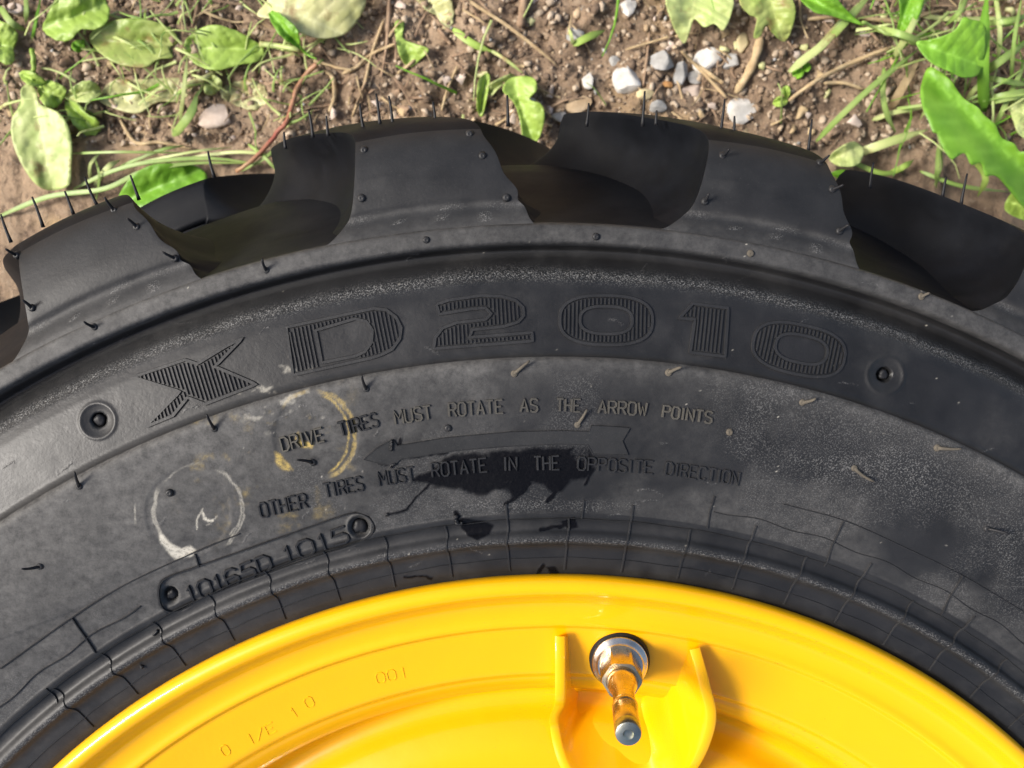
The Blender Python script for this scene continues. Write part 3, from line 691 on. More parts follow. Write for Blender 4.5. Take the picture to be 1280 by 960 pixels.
# ------------------------------------------------------------------ rim
RP = [(.2705, -.016), (.2722, -.0125), (.2746, -.0070), (.2752, -.0030), (.2742, -.0004), (.2722, .0008), (.2698, .0006), (.2680, -.0010), (.2660, -.0040), (.2625, -.0072), (.2570, -.0086), (.2532, -.0082), (.2516, -.0104),
      (.2495, -.0108), (.2430, -.0124), (.2350, -.0142), (.2312, -.0150), (.2295, -.0159), (.2284, -.0178), (.2255, -.0194), (.2210, -.0230), (.2170, -.0290), (.2130, -.0385), (.2090, -.0470), (.2040, -.0505), (.199, -.0485), (.193, -.0430), (.184, -.0385), (.172, -.0375), (.160, -.0380), (.150, -.0430), (.145, -.052), (.10, -.055)]
rp = smooth(resample(interp(RP, 240), .0006), 4)
def zr(r): return np.interp(r, rp[10:][::-1, 0], rp[10:][::-1, 1])
tt = np.radians(np.r_[np.linspace(-180, -45, 70)[:-1], np.arange(-45, 45, .3), np.linspace(45, 180, 70)[:-1]])
Pm = np.stack([rp[:, 0][:, None] * np.sin(tt)[None], rp[:, 0][:, None] * np.cos(tt)[None], np.repeat(rp[:, 1][:, None], len(tt), 1)], -1)
rim = under(link('rim', grid_mesh(Pm, wrap=True, flip=True), None, [M_paint]), wheel)
def rimpt(px, py, lift=0.0):
    z = -.01
    for _ in range(20): p = at(np.array(float(px)), np.array(float(py)), z); z = .5 * z + .5 * float(zr(math.hypot(p[0], p[1])))
    p = at(np.array(float(px)), np.array(float(py)), z); p[2] += lift; return p
# faint stamped marks, only just legible
def rimridge(strokes, wd, h):
    V = []; F = []
    for s_ in strokes:
        s_ = np.array([rimpt(*p) for p in s_])[:, :2]
        for a, b_ in zip(s_[:-1], s_[1:]):
            e = (b_ - a) / (np.linalg.norm(b_ - a) + 1e-9); nn = np.array([-e[1], e[0]]); k = len(V)
            for q in (a, b_):
                for off, hh in ((-.5, -.0004), (-.2, h), (.2, h), (.5, -.0004)):
                    c = q + nn * off * wd; V.append((c[0], c[1], float(zr(np.hypot(*c))) + hh))
            F += [(k, k + 1, k + 5, k + 4), (k + 1, k + 2, k + 6, k + 5), (k + 2, k + 3, k + 7, k + 6)]
    return V, F
for word, p0, p1 in (('0', (281, 946), (289, 941)), ('1/E', (314, 931), (346, 914)), ('1', (368, 898), (374, 894)), ('0', (385, 886), (394, 881)), ('00', (472, 855), (496, 849)), ('1', (503, 848), (508, 847))):
    V, F = rimridge([s_ for c, s_ in word_strokes(word, p0, p1, 13)], .0009, .00022)
    o = under(link('stamped_mark', mk(V, F), None, [M_paint], smooth=False), rim); o['label'] = 'faint stamped mark under the yellow paint'

# --- valve guard: a bent plate welded round the valve
def gp(px, py, z): return at(np.array(float(px)), np.array(float(py)), z)
GB = [(710, 796), (712, 830), (714, 856), (722, 872), (740, 883), (770, 889), (802, 884), (824, 873), (838, 860), (852, 836), (862, 815)]
GT = [((707, 795), .0045), ((707, 835), .0095), ((706, 879), .0145), ((699, 905), .0180), ((716, 962), .0200), ((766, 1000), .0205), ((828, 992), .0200), ((862, 955), .0190), ((882, 903), .0160), ((875, 860), .0110), ((862, 812), .0055)]
B3 = np.array([rimpt(x, y) for x, y in GB]); T3 = np.array([gp(x, y, float(rimpt(*GB[i])[2]) + h) for i, ((x, y), h) in enumerate(GT)])
B3 = B3 + (B3 - T3) * .12
ns = 90; Bs = interp(B3, ns); Ts = interp(T3, ns)
for Q in (Ts,):
    Q[:] = np.where(np.isfinite(Q), Q, 0)
mid = (Bs + Ts).mean(0) / 2 * 1.0
cen = np.array([(Bs[:, 0].mean()), Bs[:, 1].mean()])
tg = np.gradient(Ts[:, :2], axis=0); tg /= np.linalg.norm(tg, axis=1)[:, None]; on = np.stack([tg[:, 1], -tg[:, 0]], 1)
if ((Ts[:, :2] - cen) * on).sum() < 0: on = -on
TK = .0040
loop = []
for t_ in np.linspace(0, 1, 9): loop.append(Bs * (1 - t_) + Ts * t_)          # inner wall, foot to lip
e1 = Ts.copy(); e1[:, :2] += on * TK * .15; e1[:, 2] += .0004; loop.append(e1)
e2 = Ts.copy(); e2[:, :2] += on * TK * .85; e2[:, 2] += .0004; loop.append(e2)
for t_ in np.linspace(1, 0, 9):
    q = Bs * (1 - t_) + Ts * t_; q = q.copy(); q[:, :2] += on * TK; loop.append(q)
Pg = np.array(loop).transpose(1, 0, 2)
gme = grid_mesh(Pg)
bm = bmesh.new(); bm.from_mesh(gme); bm.verts.ensure_lookup_table(); C_ = Pg.shape[1]
bm.faces.new([bm.verts[k] for k in range(C_)]); bm.faces.new([bm.verts[(ns - 1) * C_ + k] for k in range(C_ - 1, -1, -1)])
bmesh.ops.recalc_face_normals(bm, faces=bm.faces); bm.to_mesh(gme); bm.free()
guard = under(link('valve_guard', gme, None, [M_paint]), rim); guard['label'] = 'bent yellow guard plate round the valve'
guard.modifiers.new('e', 'EDGE_SPLIT').split_angle = math.radians(50)

# --- valve
vb = rimpt(774, 822); tip_px = (785, 914)
L_ = .052
# axis from the base to a tip on the sight line of the photographed tip
best = None
for z in np.arange(vb[2] + .01, vb[2] + .052, .0005):
    q = gp(*tip_px, z); d = abs(np.linalg.norm(q - vb) - L_)
    if best is None or d < best[0]: best = (d, q)
AX = Vector(best[1] - vb).normalized(); VB = Vector(vb) + AX * .0012
Q = Vector((0, 0, 1)).rotation_difference(AX).to_matrix().to_4x4(); VM = Matrix.Translation(VB) @ Q
def lathe(name, prof_, material, parent, n_=48, sides=None, label=None):
    V = []; F = []
    for r_, z_ in prof_:
        for k in range(n_):
            a = 2 * math.pi * k / n_; rr_ = r_
            if sides:
                seg = 2 * math.pi / sides; q = (a % seg) - seg / 2; rr_ = min(r_ * 1.0, sides_ap * (1 / math.cos(q))) if r_ > sides_ap else r_
            V.append(tuple(VM @ Vector((rr_ * math.cos(a), rr_ * math.sin(a), z_))))
    for i in range(len(prof_) - 1):
        for k in range(n_): F.append((i * n_ + k, i * n_ + (k + 1) % n_, (i + 1) * n_ + (k + 1) % n_, (i + 1) * n_ + k))
    F.append(tuple((len(prof_) - 1) * n_ + k for k in range(n_))); F.append(tuple(range(n_ - 1, -1, -1)))
    o = under(link(name, mk(V, F), None, [material]), parent); es = o.modifiers.new('e', 'EDGE_SPLIT'); es.split_angle = math.radians(38)
    if label: o['label'] = label
    return o
valve = under(empty('valve', tuple(VB)), wheel); valve['label'] = 'nickel plated tyre valve with hexagon nut'
lathe('rubber_washer', [(.0112, -.006), (.0118, -.0005), (.0117, .0014), (.0112, .0020), (.0080, .0022)], M_hair, valve)
lathe('washer', [(.0104, .0018), (.0108, .0024), (.0108, .0038), (.0103, .0044), (.0094, .0048), (.0086, .0060), (.006, .0062)], M_steel, valve)
sides_ap = .0068
lathe('hexagon_nut', [(.0068, .0052), (.0080, .0060), (.0080, .0140), (.0077, .0146), (.0078, .0152), (.0078, .0166), (.0074, .0172), (.0060, .0174), (.0058, .0166)], M_brass, valve, 96, sides=6)
lathe('stem', [(.0054, .012), (.0054, .0185), (.0056, .0195), (.0050, .0215), (.0044, .0235), (.0040, .026), (.0039, .0330), (.0039, .0338), (.0042, .0344), (.0043, .0352)], M_brass, valve)
lathe('valve_cap', [(.0040, .0345), (.0045, .0350), (.0045, .0366), (.0042, .0370), (.0042, .0374), (.0045, .0378), (.0045, .0478), (.0044, .0482)], M_brass, valve)
lathe('cap_end', [(.0044, .0480), (.0045, .0486), (.0045, .0514), (.0042, .0522), (.0036, .0525), (.0018, .0526), (.0013, .0520), (.0008, .0519)], M_steel2, valve)
for o in valve.children: pass

# ================================================================== THE GROUND
gx = np.r_[-60, -20, -6, -2, -1, -.6, np.arange(-.47, .47, .0022), .6, 1, 2, 6, 20, 60]
gy = np.r_[-60, -20, -6, -2, -1, 0, .3, np.arange(.45, .78, .0022), .85, 1, 1.5, 3, 6, 20, 60]
GX, GY = np.meshgrid(gx, gy)
def gh(x, y):
    x = np.asarray(x, float); y = np.asarray(y, float); near = 1 - sstep(.5, 1.2, np.hypot(x, y - .5))
    return ZG + near * ((fbm(x * 9, y * 9, 101, 3) - .5) * .022 + (fbm(x * 38, y * 38, 102, 4) - .5) * .018 + np.abs(fbm(x * 110, y * 110, 103, 3) - .5) * .014) - .002
GZ = gh(GX, GY)
ground = link('ground', grid_mesh(np.stack([GX, GY, GZ], -1)), None, [M_soil]); tag(ground, kind='structure')
def gat(px, py, up=0.0):
    z = ZG
    for _ in range(4): p = at(np.array(float(px)), np.array(float(py)), z); z = float(gh(p[0], p[1])) + up
    return at(np.array(float(px)), np.array(float(py)), z)

def rock_mesh(sx, sy, sz, seed, sub=3, ang=.25):
    bm = bmesh.new(); bmesh.ops.create_icosphere(bm, subdivisions=sub, radius=1); r_ = random.Random(seed)
    planes = [(Vector((r_.gauss(0, 1), r_.gauss(0, 1), r_.gauss(0, 1))).normalized(), r_.uniform(.5, .86)) for _ in range(10)]
    for v in bm.verts:
        for nrm, d in planes:
            k = v.co.dot(nrm)
            if k > d: v.co -= nrm * (k - d) * .92
        q = v.co; f_ = 1 + .12 * (float(fbm(np.array(q.x * 2 + seed), np.array(q.y * 2 + q.z), seed, 3)) - .5)
        v.co = Vector((q.x * sx * f_, q.y * sy * f_, q.z * sz * f_))
    me = bpy.data.meshes.new('m'); bm.to_mesh(me); bm.free(); return me
PXG = .00053      # metres per photo pixel down on the ground
STONES = [((784, 100), 18, 23, 'white', 'bluish white pebble with a flat left face, largest of the stones behind the tyre'), ((884, 76), 19, 16, 'white', 'white rounded pebble at the foot of the ragged green leaf'), ((851, 91), 11, 15, 'grey', 'small upright grey pebble between two larger pale ones'),
          ((829, 77), 17, 14, 'grey', 'flat pale grey stone left of the small upright pebble'), ((863, 117), 20, 13, 'pink', 'wide pinkish tan stone close above the tyre edge'), ((928, 137), 20, 18, 'white', 'chalk white stone half hidden behind the tyre tread'),
          ((914, 78), 13, 11, 'grey', 'small blue grey stone right of the white rounded pebble'), ((736, 101), 9, 10, 'white', 'little whitish chip lying alone left of the largest pebble'), ((784, 8), 13, 12, 'white', 'pale stone at the top edge of the picture above the largest pebble'),
          ((821, 133), 13, 9, 'grey', 'grey stone just showing over the tread lug'), ((806, 118), 13, 7, 'yellow', 'flat yellowish stone below the largest pebble'), ((768, 77), 7, 8, 'grey', 'tiny grey stone touching the top of the largest pebble'),
          ((718, 131), 24, 12, 'tan', 'broad tan clod against the tyre left of the pebbles'), ((699, 146), 10, 10, 'grey', 'small dull grey stone beside the hole eaten leaf'), ((269, 145), 25, 15, 'pink', 'beige pink flake on the soil in the left part'), ((20, 12), 10, 10, 'pink', 'round beige stone in the top left corner'),
          ((835, 105), 7, 5, 'orange', 'tiny orange stone under the small upright pebble'), ((929, 54), 9, 12, 'yellow', 'small yellow brown stone left of the thick tan twig'), ((718, 42), 12, 10, 'grey', 'bluish stone half sunk in the soil near the green grass tip'), ((870, 96), 12, 9, 'grey', 'dull grey stone under the white rounded pebble')]
for i, ((x, y), a, b_, c, lab) in enumerate(STONES):
    p = gat(x, y, .0015 if c != 'pink' else 0); o = link('stone', rock_mesh(a * PXG, b_ * PXG, min(a, b_) * PXG * .55, i + 3, 3), None, [M_stones[c]], smooth=True)
    o.location = p; o.rotation_euler = (random.uniform(-.2, .2), random.uniform(-.2, .2), random.uniform(-.3, .3)); tag(o, lab, 'stone', 'stones lying on the soil')
    o.modifiers.new('e', 'EDGE_SPLIT').split_angle = math.radians(32)

# soil crumbs and grit: nobody could count them
def scatter(name, count, smin, smax, materials, seed, region=None, flat=.5, lift=0.0, label=None, cat=None):
    r_ = np.random.default_rng(seed); bm = bmesh.new(); bmesh.ops.create_icosphere(bm, subdivisions=1, radius=1); bm.verts.ensure_lookup_table()
    bv = np.array([v.co[:] for v in bm.verts]); bf = np.array([[v.index for v in f.verts] for f in bm.faces]); bm.free()
    xs = r_.uniform(-.44, .44, count); ys = r_.uniform(.46, .76, count); dens = fbm(xs * 14, ys * 14, seed, 3); keep = dens > .12; xs, ys = xs[keep], ys[keep]; n_ = len(xs)
    sz = smin * (smax / smin) ** (r_.random(n_) ** 2.2); V = np.repeat(bv[None], n_, 0) * (1 + .95 * (r_.random((n_, len(bv), 1)) - .5)) + .22 * (r_.random((n_, len(bv), 3)) - .5)
    V *= (sz[:, None] * np.stack([r_.uniform(.7, 1.4, n_), r_.uniform(.6, 1.1, n_), np.full(n_, flat)], 1))[:, None, :]
    a = r_.uniform(0, 6.28, n_); c, s = np.cos(a)[:, None], np.sin(a)[:, None]; x = V[..., 0] * c - V[..., 1] * s; y = V[..., 0] * s + V[..., 1] * c
    V = np.stack([x + xs[:, None], y + ys[:, None], V[..., 2] + (gh(xs, ys) + sz * .25 + lift)[:, None]], -1).reshape(-1, 3)
    F = (bf[None] + (np.arange(n_) * len(bv))[:, None, None]).reshape(-1, 3)
    me = bpy.data.meshes.new('m'); me.vertices.add(len(V)); me.vertices.foreach_set('co', V.reshape(-1).astype(np.float32)); me.loops.add(len(F) * 3); me.loops.foreach_set('vertex_index', F.reshape(-1).astype(np.int32))
    me.polygons.add(len(F)); me.polygons.foreach_set('loop_start', np.arange(0, len(F) * 3, 3, dtype=np.int32)); me.update(calc_edges=True)
    o = link(name, me, None, materials, smooth=False)
    me.polygons.foreach_set('material_index', np.repeat(r_.integers(0, len(materials), n_), len(bf)).astype(np.int32)); return tag(o, label, cat, kind='stuff')
M_cr = [plain('soil_crumb', (.20, .14, .09), (.36, .26, .17), 300), plain('pale_crumb', (.38, .29, .20), (.52, .42, .31), 300), plain('dark_crumb', (.10, .068, .045), (.19, .13, .085), 300)]
scatter('soil_crumbs', 30000, .0006, .0032, M_cr, 5, label='brown crumbs of loose soil covering the ground', cat='soil')
scatter('gravel_grit', 900, .0008, .0030, [M_stones['tan'], M_stones['pink'], M_stones['grey'], M_cr[1]], 6, label='fine pale grit scattered over the soil', cat='gravel', lift=.0008)

# ------------------------------------------------------------------ leaves, grass, twigs
def leaf_mesh(outline, base, tip, up, curl=.006, serr=0.0, seed=0, fold=.004):
    """outline in photo pixels, laid out at its height over the soil"""
    r_ = random.Random(seed); out = np.array(outline, float)
    o = []
    n_ = len(out)
    for i in range(n_):                       # smooth closed curve
        p0, p1, p2, p3 = out[i - 1], out[i], out[(i + 1) % n_], out[(i + 2) % n_]
        for t_ in np.arange(0, 1, .2): o.append(.5 * (2 * p1 + (p2 - p0) * t_ + (2 * p0 - 5 * p1 + 4 * p2 - p3) * t_ ** 2 + (3 * p1 - p0 - 3 * p2 + p3) * t_ ** 3))
    o = np.array(o)
    if serr:
        c = o.mean(0); k = np.arange(len(o)); o = c + (o - c) * (1 + serr * np.where(k % 3 == 0, 1, -.3)[:, None] * (.6 + .6 * np.array([r_.random() for _ in k])[:, None]))
    base = np.array(base, float); tip = np.array(tip, float); ax = tip - base; L = np.linalg.norm(ax); ax /= L; pn = np.array([-ax[1], ax[0]])
    mn, mx = o.min(0), o.max(0); st = max(2.0, L / 38); xs, ys = np.meshgrid(np.arange(mn[0], mx[0], st), np.arange(mn[1], mx[1], st)); xs = xs.ravel() + np.array([r_.uniform(-.3, .3) for _ in range(xs.size)]) * st; ys = ys.ravel()
    pl = [tuple(p) for p in o]; ok = inpoly(xs, ys, pl) & (dseg(xs, ys, pl + pl[:1]) > st * .45)
    vs = [Vector(p) for p in o] + [Vector((a, b_)) for a, b_ in zip(xs[ok], ys[ok])]; m_ = len(o)
    v2, _, f2, _, _, _ = delaunay_2d_cdt(vs, [(i, (i + 1) % m_) for i in range(m_)], [list(range(m_))], 1, 1e-5)
    q = np.array([v[:] for v in v2]); u = (q - base) @ ax / L; s = (q - base) @ pn; W = np.abs((o - base) @ pn).max() + 1e-6
    ph = (u * 7.5 - np.abs(s) / W * 1.6) % 1.0; vein = np.exp(-(s / 1.5) ** 2) + .55 * np.exp(-((ph - .5) / .09) ** 2) * (np.abs(s) < W * .92)
    c0 = gat(*o.mean(0))
    zoff = up + curl * (-(u - .5) ** 2 * 2.4) - fold * np.exp(-(s / (W * .35)) ** 2) + fold * .5 * (s / W) ** 2 + .0045 * (fbm(u * 5 + seed, s / W * 2.4, seed, 3) - .5) - .00022 * np.exp(-((ph - .5) / .16) ** 2)
    zz = c0[2] + zoff; Pq = at(q[:, 0], q[:, 1], zz)
    g = gh(Pq[:, 0], Pq[:, 1]) + .0012; Pq = at(q[:, 0], q[:, 1], np.maximum(zz, g))
    V = [tuple(p) for p in Pq]; F = [tuple(f) for f in f2]; me = mk(V, F); attr(me, 'vein', np.clip(vein, 0, 1)); return me
def strap(pts, wd, up, fold=.25, seed=0, n_=None, lift_end=0.0):
    """grass blade through photo pixels; wd in pixels"""
    n_ = n_ or 6 * len(pts); c = interp(pts, n_); tg = np.gradient(c, axis=0); tg /= np.linalg.norm(tg, axis=1)[:, None]; nn = np.stack([-tg[:, 1], tg[:, 0]], 1); t_ = np.linspace(0, 1, n_)
    prof_ = np.minimum(1, np.minimum(t_ * 6 + .35, (1 - t_) * 3.0 + .08)); V = []; z0 = np.array([gat(*c[0])[2], gat(*c[-1])[2]])
    for i in range(n_):
        z = z0[0] * (1 - t_[i]) + z0[1] * t_[i] + up * (.3 + math.sin(math.pi * min(1, t_[i] * .9 + .05))) + lift_end * t_[i]
        for k, (off, dz) in enumerate(((-.5, 0), (0, -fold * wd * PXG), (.5, 0))):
            q = c[i] + nn[i] * off * wd * prof_[i]; V.append(tuple(at(q[0], q[1], z + dz)))
    F = []
    for i in range(n_ - 1):
        for k in range(2): F.append((i * 3 + k, i * 3 + k + 1, i * 3 + k + 4, i * 3 + k + 3))
    me = mk(V, F); attr(me, 'vein', np.tile([.0, .7, .0], n_)); return me
def thick(o, t_=.0005):
    md = o.modifiers.new('t', 'SOLIDIFY'); md.thickness = t_; md.offset = 0; return o
def plant(name, label, cat, leaves=(), blades=(), stems=(), base=None, group=None):
    root = empty(name, tuple(gat(*base))); tag(root, label, cat, group)
    for i, (ol, b_, t_, mt, up, kw) in enumerate(leaves): under(thick(link('leaf', leaf_mesh(ol, b_, t_, up, **kw), None, [mt])), root)
    for (pts, wd, mt, up) in blades: under(thick(link('blade', strap(pts, wd, up), None, [mt]), .0003), root)
    for (pts, wd, mt, up) in stems:
        c = interp(pts, 8 * len(pts)); n_ = len(c); P_ = np.array([gat(x, y, up + wd * PXG * .4) for x, y in c]); P_[:, 2] = smooth(P_, 10)[:, 2]
        V, F = tube(P_, np.linspace(wd * PXG * .5, wd * PXG * .38, n_), 8); me = mk(V, F); attr(me, 'vein', np.zeros(len(V))); under(link('stem', me, None, [mt]), root)
    return root
k_ = dict
plant('broadleaf_weed', 'weed with a serrated leaf entering at the left edge', 'weed', [([(-30, 25), (-5, 25), (12, 31), (22, 42), (20, 55), (17, 62), (18, 75), (10, 81), (-8, 74), (-30, 70)], (-30, 50), (20, 60), G_mid, .012, k_(serr=.03, seed=1))], base=(-20, 50))
plant('broadleaf_weed', 'weed with three small lobed leaves above the long pale leaf at the left', 'weed',
      [([(48, 104), (60, 100), (76, 106), (83, 113), (78, 126), (68, 135), (56, 132), (48, 118)], (48, 108), (76, 128), G_mid, .014, k_(serr=.03, seed=2)),
       ([(83, 120), (92, 108), (106, 101), (120, 104), (126, 116), (114, 127), (96, 127)], (83, 121), (125, 112), G_pale, .010, k_(serr=.04, seed=3)),
       ([(82, 127), (96, 124), (101, 134), (110, 143), (122, 150), (124, 165), (108, 169), (94, 158), (84, 142)], (83, 128), (120, 164), G_mid, .008, k_(serr=.05, seed=4)),
       ([(24, 92), (34, 88), (48, 94), (58, 104), (46, 108), (32, 104)], (58, 106), (24, 92), G_mid, .016, k_(serr=.04, seed=5))],
      stems=[([(42, 84), (48, 110), (80, 122)], 3, G_mid, .008)], base=(60, 110))
plant('broadleaf_weed', 'long pale green leaf hanging down at the left edge of the soil', 'weed', [([(26, 112), (38, 104), (46, 116), (50, 130), (72, 140), (84, 155), (90, 180), (89, 212), (86, 232), (60, 238), (40, 225), (22, 195), (14, 168), (16, 146), (26, 130)], (38, 100), (66, 238), G_pale, .018, k_(seed=6, fold=.002))],
      stems=[([(40, 62), (42, 85), (39, 106)], 6, G_mid, .014)], base=(40, 70))
plant('broadleaf_weed', 'bright green crumpled leaf at the top left above the spotted leaf', 'weed', [([(54, 37), (58, 22), (76, -6), (118, -8), (136, 8), (134, 27), (118, 37), (101, 37), (88, 50), (70, 50)], (54, 37), (134, 4), G_mid, .016, k_(seed=7, serr=.02)),
      ([(92, 52), (104, 50), (106, 60), (98, 66), (90, 60)], (92, 52), (104, 63), G_deep, .01, k_(seed=8))], base=(56, 40))
plant('broadleaf_weed', 'oval leaf turning brown with insect spots at the left', 'weed', [([(112, 50), (122, 34), (150, 24), (185, 25), (213, 36), (224, 52), (212, 60), (216, 72), (198, 74), (182, 84), (155, 82), (132, 72)], (112, 50), (224, 56), G_spot, .008, k_(seed=9))], base=(112, 50))
plant('broadleaf_weed', 'pointed light green leaf on a pale stalk left of the top centre', 'weed', [([(229, 60), (240, 42), (266, 31), (294, 38), (316, 50), (331, 62), (324, 76), (300, 81), (270, 88), (244, 80)], (331, 62), (229, 60), G_mid, .012, k_(seed=10, serr=.012))],
      stems=[([(325, 55), (350, 58), (372, 62), (392, 70)], 7, G_pale, .006)], base=(392, 70))
plant('broadleaf_weed', 'faded yellowish leaf lying flat below the spotted leaf', 'weed', [([(124, 126), (130, 110), (145, 100), (180, 99), (228, 98), (240, 110), (226, 126), (196, 128), (174, 141), (150, 138)], (240, 106), (124, 128), G_wilt, .004, k_(seed=11))],
      stems=[([(232, 108), (250, 100), (268, 92)], 8, G_wilt, .003)], base=(268, 92))
plant('broadleaf_weed', 'large wide pale leaf cut by the top edge, left of centre', 'weed', [([(322, 20), (332, 4), (350, -12), (430, -16), (456, -4), (452, 18), (432, 42), (404, 48), (376, 42), (352, 26)], (330, 0), (432, 44), G_wilt, .018, k_(seed=12, curl=.01))], base=(330, 0))
plant('broadleaf_weed', 'small vivid green toothed leaf overlapping the large pale leaf', 'weed', [([(336, 18), (346, 15), (360, 25), (372, 38), (375, 60), (364, 54), (348, 42)], (375, 60), (338, 16), G_deep, .026, k_(seed=13, serr=.05))],
      stems=[([(375, 58), (384, 68), (396, 74)], 3, G_deep, .01)], base=(396, 74))
plant('broadleaf_weed', 'single pale green leaf with a bent tip on bare soil near the top centre', 'weed', [([(494, 28), (505, 28), (504, 48), (520, 55), (536, 62), (524, 76), (511, 84), (500, 70), (495, 50)], (498, 28), (514, 80), G_mid, .006, k_(seed=14))], base=(498, 28))
plant('broadleaf_weed', 'yellow green leaf with eaten holes rising behind the tyre at the centre', 'weed', [([(628, 112), (640, 97), (666, 97), (671, 112), (662, 124), (676, 130), (681, 146), (676, 168), (668, 180), (655, 182), (650, 150), (642, 128)], (640, 100), (668, 182), G_mid, .014, k_(seed=15)),
      ([(597, 104), (606, 92), (612, 94), (611, 110), (607, 130), (602, 146), (596, 134)], (608, 92), (600, 146), G_mid, .010, k_(seed=16)), ([(607, 110), (622, 99), (640, 92), (642, 100), (626, 108), (614, 120)], (642, 94), (608, 118), G_pale, .009, k_(seed=17))], base=(640, 96))
plant('broadleaf_weed', 'ragged green leaf at the top edge above the white rounded pebble', 'weed', [([(834, -6), (838, 24), (848, 46), (856, 54), (862, 40), (868, 24), (880, 34), (893, 30), (904, 38), (914, 18), (914, -6), (874, -16)], (872, -16), (856, 52), G_pale, .014, k_(seed=18))], base=(872, -12))
plant('broadleaf_weed', 'second ragged leaf at the top edge with brown bitten margins', 'weed', [([(924, 2), (936, 18), (946, 24), (942, 46), (950, 46), (958, 32), (966, 42), (980, 52), (990, 36), (994, 8), (976, -14), (936, -12)], (958, -14), (978, 50), G_spot, .014, k_(seed=19))], base=(958, -12))
plant('dandelion', 'dandelion with a large toothed dark green leaf reaching over the tyre at the right', 'dandelion plant',
      [([(1162, 84), (1152, 104), (1151, 122), (1155, 140), (1160, 150), (1166, 165), (1172, 168), (1178, 184), (1189, 199), (1196, 196), (1206, 192), (1214, 206), (1226, 204), (1232, 220), (1248, 222), (1282, 262), (1300, 268), (1300, 190), (1276, 190), (1268, 180), (1252, 172), (1244, 156), (1230, 144), (1222, 134), (1206, 124), (1196, 112), (1186, 98)], (1300, 236), (1160, 92), G_deep, .050, k_(seed=20, fold=.007, curl=.016)),
       ([(1145, 54), (1160, 50), (1172, 47), (1193, 38), (1204, 22), (1212, 24), (1230, 30), (1232, 54), (1226, 90), (1206, 97), (1186, 89), (1162, 77)], (1146, 54), (1226, 82), G_deep, .040, k_(seed=21, fold=.005))],
      stems=[([(1078, 28), (1110, 42), (1146, 55)], 4, G_grass, .03)], base=(1300, 240))
plant('dandelion', 'narrow dark green leaf with a brown stalk entering from the top right of centre', 'dandelion plant', [([(998, -8), (1036, -10), (1054, 8), (1066, 20), (1080, 32), (1062, 27), (1040, 20), (1016, 14)], (1000, -6), (1080, 32), G_deep, .022, k_(seed=22))], stems=[([(1078, 31), (1090, 42), (1104, 56)], 4, M_twig, .012)], base=(1104, 56))
plant('broadleaf_weed', 'upright green leaf tip at the top edge beside the wide grass blade', 'weed', [([(1126, -10), (1154, -10), (1152, 12), (1142, 30), (1128, 40), (1121, 40), (1125, 18)], (1140, -10), (1123, 40), G_deep, .026, k_(seed=23))], base=(1140, -8))
plant('broadleaf_weed', 'yellow green folded leaf touching the tyre shoulder at the right', 'weed', [([(1036, 198), (1050, 184), (1066, 177), (1076, 182), (1080, 190), (1072, 206), (1050, 208)], (1076, 182), (1038, 200), G_pale, .016, k_(seed=24)),
      ([(1030, 222), (1052, 212), (1078, 218), (1076, 232), (1040, 236)], (1030, 224), (1078, 224), G_deep, .008, k_(seed=25))], blades=[([(1072, 192), (1110, 178), (1160, 162)], 11, G_pale, .010)], base=(1076, 190))
plant('broadleaf_weed', 'bright leaf showing behind the tread at the left, under the grass blades', 'weed', [([(148, 252), (160, 226), (180, 210), (206, 204), (246, 208), (258, 226), (220, 250), (170, 268)], (148, 254), (250, 212), G_deep, .012, k_(seed=26))], base=(150, 252))
plant('seedling', 'tiny round leaved seedling beside the straw right of the white stone', 'seedling', [([(966, 128), (972, 121), (980, 121), (985, 127), (978, 133), (969, 133)], (985, 125), (966, 129), G_mid, .006, k_(seed=27)), ([(978, 110), (985, 107), (988, 116), (984, 123), (979, 118)], (984, 123), (982, 108), G_mid, .006, k_(seed=28))], base=(984, 124))
plant('seedling', 'tiny seedling at the root end of the yellow tipped grass blade', 'seedling', [([(990, 92), (998, 86), (1006, 86), (1004, 94), (996, 99)], (1005, 86), (991, 96), G_deep, .006, k_(seed=29)), ([(1002, 82), (1010, 78), (1014, 84), (1008, 90)], (1014, 80), (1003, 87), G_deep, .006, k_(seed=30))], base=(1005, 86))
plant('broadleaf_weed', 'crumpled leaf entering at the right edge just above the tyre', 'weed', [([(1256, 262), (1262, 244), (1276, 236), (1300, 240), (1300, 280), (1276, 274)], (1300, 264), (1258, 252), G_mid, .03, k_(seed=31)), ([(1262, 128), (1276, 118), (1300, 124), (1300, 176), (1276, 170), (1266, 150)], (1300, 150), (1264, 136), G_pale, .02, k_(seed=32))], base=(1300, 264))
plant('broadleaf_weed', 'thin crushed leaf over the beige flake at the left', 'weed', [([(276, 112), (290, 104), (312, 100), (330, 108), (334, 126), (318, 138), (296, 132), (280, 124)], (276, 112), (330, 130), G_wilt, .004, k_(seed=33, serr=.06)), ([(256, 98), (268, 94), (278, 104), (268, 118), (256, 116)], (258, 96), (272, 116), G_pale, .006, k_(seed=34))], base=(276, 110))
plant('broadleaf_weed', 'small crushed leaf at the top edge above the green grass stem', 'weed', [([(520, -6), (552, -8), (566, 6), (566, 28), (556, 36), (546, 20), (532, 12)], (526, -6), (560, 32), G_wilt, .005, k_(seed=35, serr=.06))], base=(530, 0))

